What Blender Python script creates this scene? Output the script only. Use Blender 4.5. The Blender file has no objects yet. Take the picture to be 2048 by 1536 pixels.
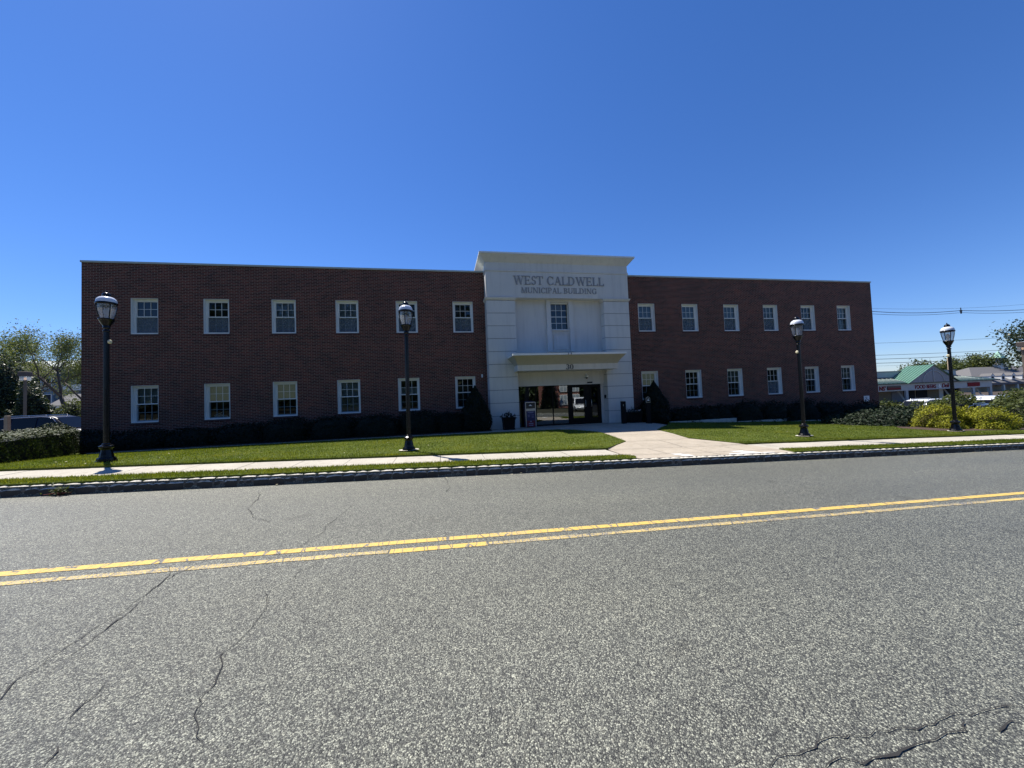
import bpy, bmesh, math, random
import numpy as np
from mathutils import Vector, Matrix
random.seed(7); RNG = np.random.default_rng(11)
PI = math.pi; R = math.radians
scn = bpy.context.scene; COL = scn.collection

# ------------------------------------------------------------------ helpers
class MB:
    def __init__(s): s.v = []; s.f = []; s.m = []; s.sm = []
    def add(s, vs, fs, mi=0, smooth=False):
        o = len(s.v); s.v += [tuple(v) for v in vs]
        for f in fs: s.f.append([o + i for i in f]); s.m.append(mi); s.sm.append(smooth)
    def box(s, x0, x1, y0, y1, z0, z1, mi=0):
        s.add([(x0,y0,z0),(x1,y0,z0),(x1,y1,z0),(x0,y1,z0),(x0,y0,z1),(x1,y0,z1),(x1,y1,z1),(x0,y1,z1)],
              [(0,3,2,1),(4,5,6,7),(0,1,5,4),(1,2,6,5),(2,3,7,6),(3,0,4,7)], mi)
    def tri(s, *p, mi=0): s.add(p, [tuple(range(len(p)))], mi)
    def lathe(s, prof, n=16, c=(0,0), mi=0, smooth=True, cap=True, rot=0.0):
        vs = []; fs = []
        for r, z in prof:
            for k in range(n):
                a = 2*PI*k/n + rot; vs.append((c[0]+r*math.cos(a), c[1]+r*math.sin(a), z))
        for i in range(len(prof)-1):
            for k in range(n):
                k2 = (k+1) % n; fs.append((i*n+k, i*n+k2, (i+1)*n+k2, (i+1)*n+k))
        s.add(vs, fs, mi, smooth)
        if cap:
            s.add([vs[k] for k in range(n)], [tuple(reversed(range(n)))], mi)
            b = (len(prof)-1)*n; s.add([vs[b+k] for k in range(n)], [tuple(range(n))], mi)
    def tube(s, pts, rad, n=6, mi=0, smooth=True):
        pts = [Vector(p) for p in pts]; vs = []; fs = []
        rads = rad if hasattr(rad, '__len__') else [rad]*len(pts)
        for i, p in enumerate(pts):
            d = (pts[min(i+1, len(pts)-1)] - pts[max(i-1, 0)]).normalized()
            u = d.orthogonal().normalized() if i == 0 else (u - d*u.dot(d)).normalized()
            w = d.cross(u)
            for k in range(n):
                a = 2*PI*k/n; vs.append(p + (u*math.cos(a) + w*math.sin(a))*rads[i])
        for i in range(len(pts)-1):
            for k in range(n):
                k2 = (k+1) % n; fs.append((i*n+k, i*n+k2, (i+1)*n+k2, (i+1)*n+k))
        fs.append(tuple(reversed(range(n)))); fs.append(tuple((len(pts)-1)*n + k for k in range(n)))
        s.add(vs, fs, mi, smooth)
    def sweep(s, x0, x1, y0, y1, prof, oL=1, oR=1, oF=1, mi=0, top=True, bottom=True):
        # profile (offset, z) swept round a rectangle; back side at y1 is not offset
        vs = []; fs = []
        for o, z in prof: vs += [(x0-o*oL, y0-o*oF, z), (x1+o*oR, y0-o*oF, z), (x1+o*oR, y1, z), (x0-o*oL, y1, z)]
        for i in range(len(prof)-1):
            for k in range(4):
                k2 = (k+1) % 4; fs.append((i*4+k, i*4+k2, (i+1)*4+k2, (i+1)*4+k))
        if bottom: fs.append((3,2,1,0))
        b = (len(prof)-1)*4
        if top: fs.append((b, b+1, b+2, b+3))
        s.add(vs, fs, mi)
    def build(s, name, mats, parent=None, loc=(0,0,0)):
        me = bpy.data.meshes.new(name); me.from_pydata(s.v, [], s.f)
        if not isinstance(mats, (list, tuple)): mats = [mats]
        for m in mats: me.materials.append(m)
        me.polygons.foreach_set('material_index', s.m); me.polygons.foreach_set('use_smooth', s.sm)
        me.update()
        o = bpy.data.objects.new(name, me); COL.objects.link(o); o.location = loc
        if parent: o.parent = parent
        return o

def tag(o, label=None, cat=None, group=None, kind=None):
    if label: o['label'] = label
    if cat: o['category'] = cat
    if group: o['group'] = group
    if kind: o['kind'] = kind
    return o
def empty(name, loc=(0,0,0), rz=0):
    o = bpy.data.objects.new(name, None); COL.objects.link(o); o.location = loc; o.rotation_euler = (0,0,rz); o.empty_display_size = .2
    return o
def copy_tree(o, parent=None):
    kids = [c for c in KID.get(o.name, [])]
    c = o.copy(); COL.objects.link(c)
    if parent: c.parent = parent
    KID[c.name] = []
    for k in kids: KID[c.name].append(copy_tree(k, c))
    return c
KID = {}
def reg(root):          # remember the children of a prototype for copying
    def rec(o):
        KID[o.name] = [c for c in ALL if c.parent == o]
        for c in KID[o.name]: rec(c)
    ALL = list(COL.objects); rec(root)

# ------------------------------------------------------------------ terrain
S = .033
BX = [-200,-60,-24,-14,-5,2,9.5,12,14,20,24,28,34,44,60,400]
BZ = [-.05,-.05,-.05,.15,.13,.10,.06,-.08,-.18,-.42,-.62,-1.2,-1.5,-1.6,-2.2,-2.4]
def rd(x): return -S*max(-30., min(x, 44.))
def G(x, y):
    r = rd(x)
    if y < -1.5: return r + .12
    if y < 7.7: return r
    if y < 9.4: return r + .17
    B = float(np.interp(x, BX, BZ)); f = r + .2
    t = min(1, max(0, (y-9.4)/6.0))
    if x > 24: t = min(1, max(0, (y-9.4)/3.0))
    return f + (B-f)*t
XC = sorted(set([-200,-120,-80,-60,-50,-40,-30,-24,-20,-17,9.5,44,52,60,80,120,200,400] + list(range(-16, 44))))
YC = [-120,-60,-20,-6,-1.5,7.7] + [9.4+.6*i for i in range(11)] + [18,22,30,45,60,90,140,260]
def sheet(name, poly, dz, mat, parent=None, skirt=0.0, kind='structure', ycuts=None, flat=None):
    bm = bmesh.new(); vs = [bm.verts.new((x, y, 0)) for x, y in poly]; bm.faces.new(vs)
    xs = [p[0] for p in poly]; ys = [p[1] for p in poly]
    for c in XC:
        if min(xs) < c < max(xs): bmesh.ops.bisect_plane(bm, geom=bm.verts[:]+bm.edges[:]+bm.faces[:], plane_co=(c,0,0), plane_no=(1,0,0))
    for c in (ycuts or YC):
        if min(ys) < c < max(ys): bmesh.ops.bisect_plane(bm, geom=bm.verts[:]+bm.edges[:]+bm.faces[:], plane_co=(0,c,0), plane_no=(0,1,0))
    if skirt:
        be = [e for e in bm.edges if len(e.link_faces) == 1]
        r = bmesh.ops.extrude_edge_only(bm, edges=be)
        low = set(g for g in r['geom'] if isinstance(g, bmesh.types.BMVert))
    else: low = set()
    for v in bm.verts:
        z = (flat if flat is not None else G(v.co.x, v.co.y)) + dz
        v.co.z = z - skirt if v in low else z
    bmesh.ops.recalc_face_normals(bm, faces=bm.faces)
    for f in bm.faces:
        if abs(f.normal.z) > .5 and f.normal.z < 0: f.normal_flip()
    me = bpy.data.meshes.new(name); bm.to_mesh(me); bm.free(); me.materials.append(mat)
    o = bpy.data.objects.new(name, me); COL.objects.link(o)
    if parent: o.parent = parent
    elif kind: o['kind'] = kind
    return o

# ------------------------------------------------------------------ materials
def new_mat(name):
    m = bpy.data.materials.new(name); m.use_nodes = True; nt = m.node_tree; nt.nodes.clear()
    out = nt.nodes.new('ShaderNodeOutputMaterial'); return m, nt, out
def N(nt, t, **kw):
    n = nt.nodes.new(t)
    for k, v in kw.items():
        if k.startswith('i_'):
            key = k[2:]; key = int(key) if key.isdigit() else key.replace('_', ' ')
            n.inputs[key].default_value = v
        else: setattr(n, k, v)
    return n
def L(nt, a, b): nt.links.new(a, b)
def c4(c): return (c[0], c[1], c[2], 1)
def ramp(nt, fac, stops, interp='LINEAR'):
    r = nt.nodes.new('ShaderNodeValToRGB'); r.color_ramp.interpolation = interp
    while len(r.color_ramp.elements) < len(stops): r.color_ramp.elements.new(.5)
    for e, (p, c) in zip(r.color_ramp.elements, stops): e.position = p; e.color = c4(c)
    L(nt, fac, r.inputs[0]); return r.outputs[0]
def mixc(nt, f, a, b, mode='MIX'):
    n = nt.nodes.new('ShaderNodeMix'); n.data_type = 'RGBA'; n.blend_type = mode
    if isinstance(f, (int, float)): n.inputs[0].default_value = f
    else: L(nt, f, n.inputs[0])
    for s, x in ((n.inputs[6], a), (n.inputs[7], b)):
        if isinstance(x, (tuple, list)): s.default_value = c4(x)
        else: L(nt, x, s)
    return n.outputs[2]
def simple(name, col, rough=.6, metal=0, spec=.5, var=.12, vscale=3.0, bump=0.0, bscale=60, coat=0):
    m, nt, out = new_mat(name); p = N(nt, 'ShaderNodeBsdfPrincipled')
    p.inputs['Roughness'].default_value = rough; p.inputs['Metallic'].default_value = metal
    p.inputs['Specular IOR Level'].default_value = spec
    p.inputs['Coat Weight'].default_value = coat
    tc = N(nt, 'ShaderNodeTexCoord'); n = N(nt, 'ShaderNodeTexNoise', i_Scale=vscale, i_Detail=6, i_Roughness=.6); L(nt, tc.outputs['Object'], n.inputs['Vector'])
    a = tuple(x*(1-var) for x in col); b = tuple(min(1, x*(1+var)) for x in col)
    L(nt, ramp(nt, n.outputs[0], [(.3, a), (.7, b)]), p.inputs['Base Color'])
    if bump:
        n2 = N(nt, 'ShaderNodeTexNoise', i_Scale=bscale, i_Detail=4); L(nt, tc.outputs['Object'], n2.inputs['Vector'])
        bp = N(nt, 'ShaderNodeBump', i_Strength=bump, i_Distance=.01); L(nt, n2.outputs[0], bp.inputs['Height']); L(nt, bp.outputs[0], p.inputs['Normal'])
    L(nt, p.outputs[0], out.inputs[0]); return m
def leafmat(name, dark, light, trans=.35, rough=.6, tcol=None):
    m, nt, out = new_mat(name)
    g = N(nt, 'ShaderNodeNewGeometry'); tc = N(nt, 'ShaderNodeTexCoord')
    n = N(nt, 'ShaderNodeTexNoise', i_Scale=1.6, i_Detail=3); L(nt, tc.outputs['Object'], n.inputs['Vector'])
    a = N(nt, 'ShaderNodeMath', operation='ADD'); L(nt, g.outputs['Random Per Island'], a.inputs[0]); L(nt, n.outputs[0], a.inputs[1])
    h = N(nt, 'ShaderNodeMath', operation='MULTIPLY', i_1=.5); L(nt, a.outputs[0], h.inputs[0])
    c = ramp(nt, h.outputs[0], [(.25, dark), (.75, light)])
    d = N(nt, 'ShaderNodeBsdfPrincipled'); d.inputs['Roughness'].default_value = rough; d.inputs['Specular IOR Level'].default_value = .25; L(nt, c, d.inputs['Base Color'])
    t = N(nt, 'ShaderNodeBsdfTranslucent')
    tc2 = mixc(nt, 1.0, c, tcol or (1.3, 1.25, .5), 'MULTIPLY'); L(nt, tc2, t.inputs['Color'])
    mx = N(nt, 'ShaderNodeMixShader', i_0=trans); L(nt, d.outputs[0], mx.inputs[1]); L(nt, t.outputs[0], mx.inputs[2]); L(nt, mx.outputs[0], out.inputs[0])
    return m

def brick_mat(name, scale=1.0, c1=(.140,.038,.023), c2=(.044,.0135,.009), mortar=(.28,.22,.175), axis='X'):
    m, nt, out = new_mat(name); tc = N(nt, 'ShaderNodeTexCoord')
    sp = N(nt, 'ShaderNodeSeparateXYZ'); L(nt, tc.outputs['Object'], sp.inputs[0]); cb = N(nt, 'ShaderNodeCombineXYZ')
    ad = N(nt, 'ShaderNodeMath', operation='ADD'); L(nt, sp.outputs[0], ad.inputs[0]); L(nt, sp.outputs[1], ad.inputs[1])
    L(nt, ad.outputs[0], cb.inputs[0]); L(nt, sp.outputs[2], cb.inputs[1])
    nd = N(nt, 'ShaderNodeTexNoise', i_Scale=.9, i_Detail=3); L(nt, tc.outputs['Object'], nd.inputs['Vector'])
    b = N(nt, 'ShaderNodeTexBrick'); b.offset = .5; b.inputs['Scale'].default_value = 1
    b.inputs['Brick Width'].default_value = .206*scale; b.inputs['Row Height'].default_value = .0677*scale
    b.inputs['Mortar Size'].default_value = .0068*scale; b.inputs['Mortar Smooth'].default_value = .15; b.inputs['Bias'].default_value = -.1
    b.inputs['Color1'].default_value = c4(c1); b.inputs['Color2'].default_value = c4(c2); b.inputs['Mortar'].default_value = c4(mortar)
    L(nt, cb.outputs[0], b.inputs['Vector'])
    # large stains
    st = ramp(nt, nd.outputs[0], [(.28, (.80,.82,.82)), (.5, (1,1,1)), (.72, (1.22,1.08,1.02))])
    col = mixc(nt, 1.0, b.outputs['Color'], st, 'MULTIPLY')
    p = N(nt, 'ShaderNodeBsdfPrincipled'); p.inputs['Roughness'].default_value = .85; p.inputs['Specular IOR Level'].default_value = .3
    L(nt, col, p.inputs['Base Color'])
    inv = N(nt, 'ShaderNodeMath', operation='SUBTRACT', i_0=1.0); L(nt, b.outputs['Fac'], inv.inputs[1])
    bp = N(nt, 'ShaderNodeBump', i_Strength=.6, i_Distance=.006); L(nt, inv.outputs[0], bp.inputs['Height']); L(nt, bp.outputs[0], p.inputs['Normal'])
    L(nt, p.outputs[0], out.inputs[0]); return m

def asphalt_mat(name, base=.15, worn=.04):
    m, nt, out = new_mat(name); tc = N(nt, 'ShaderNodeTexCoord')
    v1 = N(nt, 'ShaderNodeTexVoronoi', i_Scale=140); L(nt, tc.outputs['Object'], v1.inputs['Vector'])
    v2 = N(nt, 'ShaderNodeTexVoronoi', i_Scale=64); L(nt, tc.outputs['Object'], v2.inputs['Vector'])
    bw = N(nt, 'ShaderNodeSeparateColor'); L(nt, v1.outputs['Color'], bw.inputs[0])
    bw2 = N(nt, 'ShaderNodeSeparateColor'); L(nt, v2.outputs['Color'], bw2.inputs[0])
    s = base
    a = ramp(nt, bw.outputs[0], [(0, (s*.08,s*.08,s*.085)), (.40, (s*.33,s*.33,s*.34)), (.66, (s*1.1,s*1.1,s*1.07)), (.86, (s*2.3,s*2.25,s*2.1)), (1, (s*3.8,s*3.7,s*3.4))])
    b = ramp(nt, bw2.outputs[1], [(0, (s*.3,s*.3,s*.32)), (.5, (s*.8,s*.8,s*.78)), (.88, (s*1.3,s*1.28,s*1.2)), (1, (s*3.6,s*3.4,s*3.1))])
    c = mixc(nt, .30, a, b)
    # binder gaps between stones
    gp = ramp(nt, v1.outputs['Distance'], [(.35, (1,1,1)), (.7, (.22,.22,.24))]); c = mixc(nt, .85, c, gp, 'MULTIPLY')
    n1 = N(nt, 'ShaderNodeTexNoise', i_Scale=.35, i_Detail=5, i_Roughness=.6); mp = N(nt, 'ShaderNodeMapping'); mp.inputs['Scale'].default_value = (.35, 1.5, 1)
    L(nt, tc.outputs['Object'], mp.inputs[0]); L(nt, mp.outputs[0], n1.inputs['Vector'])
    c = mixc(nt, 1.0, c, ramp(nt, n1.outputs[0], [(.3, (.86,.87,.9)), (.7, (1.12,1.11,1.08))]), 'MULTIPLY')
    n3 = N(nt, 'ShaderNodeTexNoise', i_Scale=7, i_Detail=6); L(nt, tc.outputs['Object'], n3.inputs['Vector'])
    c = mixc(nt, 1.0, c, ramp(nt, n3.outputs[0], [(.3, (.95,.95,.95)), (.7, (1.05,1.05,1.05))]), 'MULTIPLY')
    sx = N(nt, 'ShaderNodeSeparateXYZ'); L(nt, tc.outputs['Object'], sx.inputs[0])
    nw = N(nt, 'ShaderNodeTexNoise', i_Scale=.6, i_Detail=3); L(nt, tc.outputs['Object'], nw.inputs['Vector'])
    yy = N(nt, 'ShaderNodeMath', operation='MULTIPLY_ADD', i_1=.5); L(nt, nw.outputs[0], yy.inputs[0]); L(nt, sx.outputs[1], yy.inputs[2])
    yn = N(nt, 'ShaderNodeMath', operation='DIVIDE', i_1=8.0); L(nt, yy.outputs[0], yn.inputs[0])
    c = mixc(nt, 1.0, c, ramp(nt, yn.outputs[0], [(.0,(1,1,1)), (.19,(.93,.93,.93)), (.30,(1.04,1.04,1.04)), (.42,(.95,.95,.95)), (.55,(1.03,1.03,1.03)), (.65,(.95,.95,.95)), (.74,(1.04,1.04,1.04)), (.84,(.97,.97,.97)), (.98,(1.1,1.08,1.04))]), 'MULTIPLY')
    ns = N(nt, 'ShaderNodeTexNoise', i_Scale=1.7, i_Detail=2); L(nt, tc.outputs['Object'], ns.inputs['Vector'])
    c = mixc(nt, 1.0, c, ramp(nt, ns.outputs[0], [(.24,(.72,.71,.70)), (.31,(1,1,1))]), 'MULTIPLY')
    p = N(nt, 'ShaderNodeBsdfPrincipled'); p.inputs['Roughness'].default_value = .58; p.inputs['Specular IOR Level'].default_value = .55
    c = mixc(nt, 1.0, c, (1.0,1.04,.88), 'MULTIPLY'); L(nt, c, p.inputs['Base Color'])
    bp = N(nt, 'ShaderNodeBump', i_Strength=.8, i_Distance=.006); bp.invert = True; L(nt, v1.outputs['Distance'], bp.inputs['Height'])
    L(nt, bp.outputs[0], p.inputs['Normal'])
    L(nt, p.outputs[0], out.inputs[0]); return m, nt, c, p

def paint_mat(name, col, wear=.5, cracks=True):
    m, nt, out = new_mat(name); tc = N(nt, 'ShaderNodeTexCoord')
    v1 = N(nt, 'ShaderNodeTexVoronoi', i_Scale=140); L(nt, tc.outputs['Object'], v1.inputs['Vector'])
    bw = N(nt, 'ShaderNodeSeparateColor'); L(nt, v1.outputs['Color'], bw.inputs[0])
    n1 = N(nt, 'ShaderNodeTexNoise', i_Scale=1.3, i_Detail=6, i_Roughness=.65); L(nt, tc.outputs['Object'], n1.inputs['Vector'])
    sm = N(nt, 'ShaderNodeMath', operation='MULTIPLY_ADD', i_1=.45); L(nt, bw.outputs[0], sm.inputs[0]); L(nt, n1.outputs[0], sm.inputs[2])
    f = ramp(nt, sm.outputs[0], [(1.02-wear*.5, (0,0,0)), (1.1-wear*.5, (1,1,1))])
    # transverse shrinkage cracks in the paint
    mp = N(nt, 'ShaderNodeMapping'); mp.inputs['Scale'].default_value = (9, 1.6, 1); mp.inputs['Rotation'].default_value = (0,0,.5); L(nt, tc.outputs['Object'], mp.inputs[0])
    nn = N(nt, 'ShaderNodeTexNoise', i_Scale=6, i_Detail=2); L(nt, tc.outputs['Object'], nn.inputs['Vector'])
    ad = N(nt, 'ShaderNodeVectorMath', operation='MULTIPLY_ADD'); ad.inputs[1].default_value = (.35,.35,0); L(nt, nn.outputs[1], ad.inputs[0]); L(nt, mp.outputs[0], ad.inputs[2])
    ve = N(nt, 'ShaderNodeTexVoronoi', feature='DISTANCE_TO_EDGE', i_Scale=1.0); L(nt, ad.outputs[0], ve.inputs['Vector'])
    ck = ramp(nt, ve.outputs['Distance'], [(.012, (1,1,1)), (.035, (0,0,0))])
    fac = mixc(nt, 1.0, f, ck, 'LIGHTEN') if cracks else f
    vv = ramp(nt, bw.outputs[1], [(0, tuple(x*.75 for x in col)), (1, tuple(min(1,x*1.15) for x in col))])
    s = .12
    a = ramp(nt, bw.outputs[0], [(0, (s*.25,s*.25,s*.26)), (.6, (s,s,s*.97)), (1, (s*2.6,s*2.5,s*2.3))])
    c = mixc(nt, fac, vv, a)
    p = N(nt, 'ShaderNodeBsdfPrincipled'); p.inputs['Roughness'].default_value = .7; L(nt, c, p.inputs['Base Color'])
    bp = N(nt, 'ShaderNodeBump', i_Strength=.6, i_Distance=.005); bp.invert = True; L(nt, v1.outputs['Distance'], bp.inputs['Height']); L(nt, bp.outputs[0], p.inputs['Normal'])
    L(nt, p.outputs[0], out.inputs[0]); return m

def concrete_mat(name, col, grain=1.0):
    m, nt, out = new_mat(name); tc = N(nt, 'ShaderNodeTexCoord')
    n1 = N(nt, 'ShaderNodeTexNoise', i_Scale=1.1, i_Detail=8, i_Roughness=.65); n2 = N(nt, 'ShaderNodeTexNoise', i_Scale=45, i_Detail=4)
    n3 = N(nt, 'ShaderNodeTexNoise', i_Scale=6, i_Detail=5)
    for n in (n1, n2, n3): L(nt, tc.outputs['Object'], n.inputs['Vector'])
    c = ramp(nt, n1.outputs[0], [(.3, tuple(x*.86 for x in col)), (.7, tuple(min(1,x*1.08) for x in col))])
    c = mixc(nt, 1, c, ramp(nt, n2.outputs[0], [(.3, (.84,.84,.85)), (.7, (1.1,1.09,1.07))]), 'MULTIPLY')
    c = mixc(nt, 1, c, ramp(nt, n3.outputs[0], [(.32, (.88,.87,.85)), (.5, (1,1,1))]), 'MULTIPLY')
    p = N(nt, 'ShaderNodeBsdfPrincipled'); p.inputs['Roughness'].default_value = .85; p.inputs['Specular IOR Level'].default_value = .3; L(nt, c, p.inputs['Base Color'])
    bp = N(nt, 'ShaderNodeBump', i_Strength=.35, i_Distance=.004); L(nt, n2.outputs[0], bp.inputs['Height']); L(nt, bp.outputs[0], p.inputs['Normal'])
    L(nt, p.outputs[0], out.inputs[0]); return m

def glass_mat(name, tint=(.75,.8,.8), refl=.14, rough=.01):
    m, nt, out = new_mat(name)
    t = N(nt, 'ShaderNodeBsdfTransparent'); t.inputs[0].default_value = c4(tint)
    g = N(nt, 'ShaderNodeBsdfGlossy', i_Roughness=rough); g.inputs[0].default_value = (.95,1,1,1)
    tc = N(nt, 'ShaderNodeTexCoord'); n = N(nt, 'ShaderNodeTexNoise', i_Scale=2.2, i_Detail=1); L(nt, tc.outputs['Object'], n.inputs['Vector'])
    bp = N(nt, 'ShaderNodeBump', i_Strength=.012, i_Distance=.02); L(nt, n.outputs[0], bp.inputs['Height']); L(nt, bp.outputs[0], g.inputs['Normal'])
    lw = N(nt, 'ShaderNodeFresnel', i_IOR=1.5); mm = N(nt, 'ShaderNodeMath', operation='MAXIMUM', i_1=refl); L(nt, lw.outputs[0], mm.inputs[0])
    mx = N(nt, 'ShaderNodeMixShader'); L(nt, mm.outputs[0], mx.inputs[0]); L(nt, t.outputs[0], mx.inputs[1]); L(nt, g.outputs[0], mx.inputs[2]); L(nt, mx.outputs[0], out.inputs[0])
    return m
def screen_mat(name, col, alpha):
    m, nt, out = new_mat(name); t = N(nt, 'ShaderNodeBsdfTransparent'); d = N(nt, 'ShaderNodeBsdfDiffuse'); d.inputs[0].default_value = c4(col)
    tc = N(nt, 'ShaderNodeTexCoord'); n = N(nt, 'ShaderNodeTexNoise', i_Scale=5, i_Detail=3); L(nt, tc.outputs['Object'], n.inputs['Vector'])
    f = ramp(nt, n.outputs[0], [(.3, (alpha*.85,)*3), (.7, (min(1, alpha*1.15),)*3)])
    mx = N(nt, 'ShaderNodeMixShader'); L(nt, f, mx.inputs[0]); L(nt, t.outputs[0], mx.inputs[1]); L(nt, d.outputs[0], mx.inputs[2]); L(nt, mx.outputs[0], out.inputs[0]); return m
def emit_mat(name, col, strength, base=(.5,.5,.4)):
    m, nt, out = new_mat(name); p = N(nt, 'ShaderNodeBsdfPrincipled')
    tc = N(nt, 'ShaderNodeTexCoord'); w = N(nt, 'ShaderNodeTexWave', i_Scale=6.0, i_Distortion=1.5); w.bands_direction = 'Z'; L(nt, tc.outputs['Object'], w.inputs['Vector'])
    c = ramp(nt, w.outputs[0], [(0, tuple(x*.86 for x in col)), (1, col)])
    p.inputs['Base Color'].default_value = c4(base); p.inputs['Roughness'].default_value = .8
    L(nt, c, p.inputs['Emission Color']); p.inputs['Emission Strength'].default_value = strength
    L(nt, p.outputs[0], out.inputs[0]); return m

M = {}
M['brick'] = brick_mat('brick'); M['brick2'] = brick_mat('brick_orange', c1=(.30,.115,.075), c2=(.2,.075,.05), mortar=(.4,.36,.32))
M['rowlock'] = simple('rowlock_brick', (.085,.04,.035), .85, var=.3, vscale=14, bump=.3)
def streaked(name, col, amt=.12):
    m, nt, out = new_mat(name); tc = N(nt, 'ShaderNodeTexCoord'); mp = N(nt, 'ShaderNodeMapping'); mp.inputs['Scale'].default_value = (5, 5, .45); L(nt, tc.outputs['Object'], mp.inputs[0])
    n = N(nt, 'ShaderNodeTexNoise', i_Scale=1.3, i_Detail=7, i_Roughness=.65); L(nt, mp.outputs[0], n.inputs['Vector'])
    n2 = N(nt, 'ShaderNodeTexNoise', i_Scale=.7, i_Detail=5); L(nt, tc.outputs['Object'], n2.inputs['Vector'])
    c = ramp(nt, n.outputs[0], [(.28, tuple(x*(1-amt) for x in col)), (.52, col)]); c = mixc(nt, 1, c, ramp(nt, n2.outputs[0], [(.3, (.93,.93,.94)), (.7, (1.03,1.02,1))]), 'MULTIPLY')
    n3 = N(nt, 'ShaderNodeTexNoise', i_Scale=160, i_Detail=3); L(nt, tc.outputs['Object'], n3.inputs['Vector'])
    p = N(nt, 'ShaderNodeBsdfPrincipled'); p.inputs['Roughness'].default_value = .9; p.inputs['Specular IOR Level'].default_value = .2; L(nt, c, p.inputs['Base Color'])
    bp = N(nt, 'ShaderNodeBump', i_Strength=.15, i_Distance=.006); L(nt, n3.outputs[0], bp.inputs['Height']); L(nt, bp.outputs[0], p.inputs['Normal']); L(nt, p.outputs[0], out.inputs[0]); return m
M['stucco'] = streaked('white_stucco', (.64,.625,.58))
M['trim'] = simple('white_trim', (.74,.74,.70), .55, var=.04, vscale=4)
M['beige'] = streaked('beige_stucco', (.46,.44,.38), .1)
M['coping'] = simple('pale_metal_coping', (.42,.46,.42), .5, var=.1)
M['sash_low'] = simple('greyed_sash', (.22,.27,.29), .6)
M['groove'] = simple('stucco_groove', (.20,.205,.22), .9)
M['roofing'] = simple('grey_roofing', (.12,.12,.12), .9, bump=.3)
M['glass'] = glass_mat('window_glass', (.58,.64,.64), .055)
M['storeglass'] = glass_mat('storefront_glass', (.30,.32,.33), .24)
M['screen'] = screen_mat('insect_screen', (.17,.20,.22), .6)
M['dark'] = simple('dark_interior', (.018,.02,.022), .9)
M['dark2'] = simple('dark_room', (.03,.028,.025), .9)
M['blindblue'] = simple('grey_blind', (.34,.39,.42), .8, var=.15, vscale=6)
M['blinddim'] = simple('dim_blind', (.22,.24,.22), .8, var=.3, vscale=5)
M['blindlit'] = emit_mat('backlit_blind', (.55,.58,.42), .055, (.42,.43,.36))
M['blacklm'] = simple('black_metal', (.004,.005,.006), .55, spec=.15, var=.2)
M['blackp'] = simple('gloss_black_paint', (.003,.0033,.005), .24, spec=.35, var=.2)
M['bronze'] = simple('dark_bronze_frame', (.006,.0055,.0055), .5, spec=.15)
M['letter'] = simple('grey_letter', (.30,.29,.275), .5, metal=.25, var=.15, vscale=8)
M['letterd'] = simple('dark_letter', (.09,.10,.10), .5, var=.1)
M['white'] = simple('white_plastic', (.78,.78,.76), .4, var=.05)
M['dome'] = simple('white_enamel_dome', (.66,.70,.76), .22, var=.04, spec=.6)
M['cream'] = simple('cream_plastic', (.62,.56,.38), .5)
M['concrete'] = concrete_mat('pale_concrete', (.44,.41,.345)); M['concrete2'] = concrete_mat('path_concrete', (.40,.35,.28))
M['joint'] = simple('joint', (.16,.14,.12), .9)
M['granite'] = concrete_mat('granite', (.60,.57,.49)); M['granite_f'] = concrete_mat('shade_painted_granite', (.075,.068,.058)); M['soil'] = simple('soil', (.05,.035,.022), .95, var=.4, vscale=8, bump=.5)  # kerb face shade is put into the second, darker granite colour
M['mulch'] = simple('mulch', (.055,.032,.022), .95, var=.5, vscale=25, bump=.8)
M['turf'] = simple('turf', (.075,.098,.018), .9, var=.35, vscale=5, bump=.3, spec=.1)
M['asphalt'], *_ = asphalt_mat('asphalt', .165)
M['lot'] = simple('parking_asphalt', (.14,.14,.145), .85, var=.2, vscale=2, bump=.3)
M['yellow'] = paint_mat('yellow_line', (.62,.42,.10), .12); M['yellow_worn'] = paint_mat('yellow_line_worn', (.62,.45,.13), .66)
M['wpaint'] = simple('white_marking', (.82,.82,.80), .7, var=.08, vscale=15)
M['crack'] = simple('crack_tar', (.022,.021,.020), .9)
M['bark'] = simple('bark', (.085,.068,.055), .9, var=.35, vscale=12, bump=.6, bscale=30)
def grassmat(name, dark, light, trans):
    m = leafmat(name, dark, light, trans, .5); nt = m.node_tree; tc = N(nt, 'ShaderNodeTexCoord')
    n = N(nt, 'ShaderNodeTexNoise', i_Scale=.75, i_Detail=5, i_Roughness=.6); L(nt, tc.outputs['Object'], n.inputs['Vector'])
    c = ramp(nt, n.outputs[0], [(.3, (.62,.72,.75)), (.5, (1,1,1)), (.66, (1.45,1.22,1.1)), (.8, (1.9,1.45,1.6))])
    for nd in list(nt.nodes):
        if nd.type in ('BSDF_PRINCIPLED', 'BSDF_TRANSLUCENT'):
            k = 'Base Color' if nd.type == 'BSDF_PRINCIPLED' else 'Color'; src = nd.inputs[k].links[0].from_socket
            L(nt, mixc(nt, 1.0, src, c, 'MULTIPLY'), nd.inputs[k])
    return m
M['grass'] = grassmat('grass_blade', (.068,.104,.011), (.190,.228,.030), .45)
M['hedge'] = leafmat('hedge_leaf', (.012,.021,.004), (.058,.080,.014), .08)
M['hedge_d'] = leafmat('dark_yew_leaf', (.004,.007,.003), (.012,.02,.008), .05)
M['yellowleaf'] = leafmat('golden_juniper', (.12,.135,.012), (.43,.43,.04), .3)
M['junid'] = leafmat('green_juniper', (.007,.015,.006), (.02,.036,.013), .06)
M['leaf_a'] = leafmat('locust_leaf', (.07,.10,.04), (.19,.22,.10), .3)
M['leaf_b'] = leafmat('dark_leaf', (.012,.024,.010), (.06,.085,.035), .12, .4)
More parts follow.
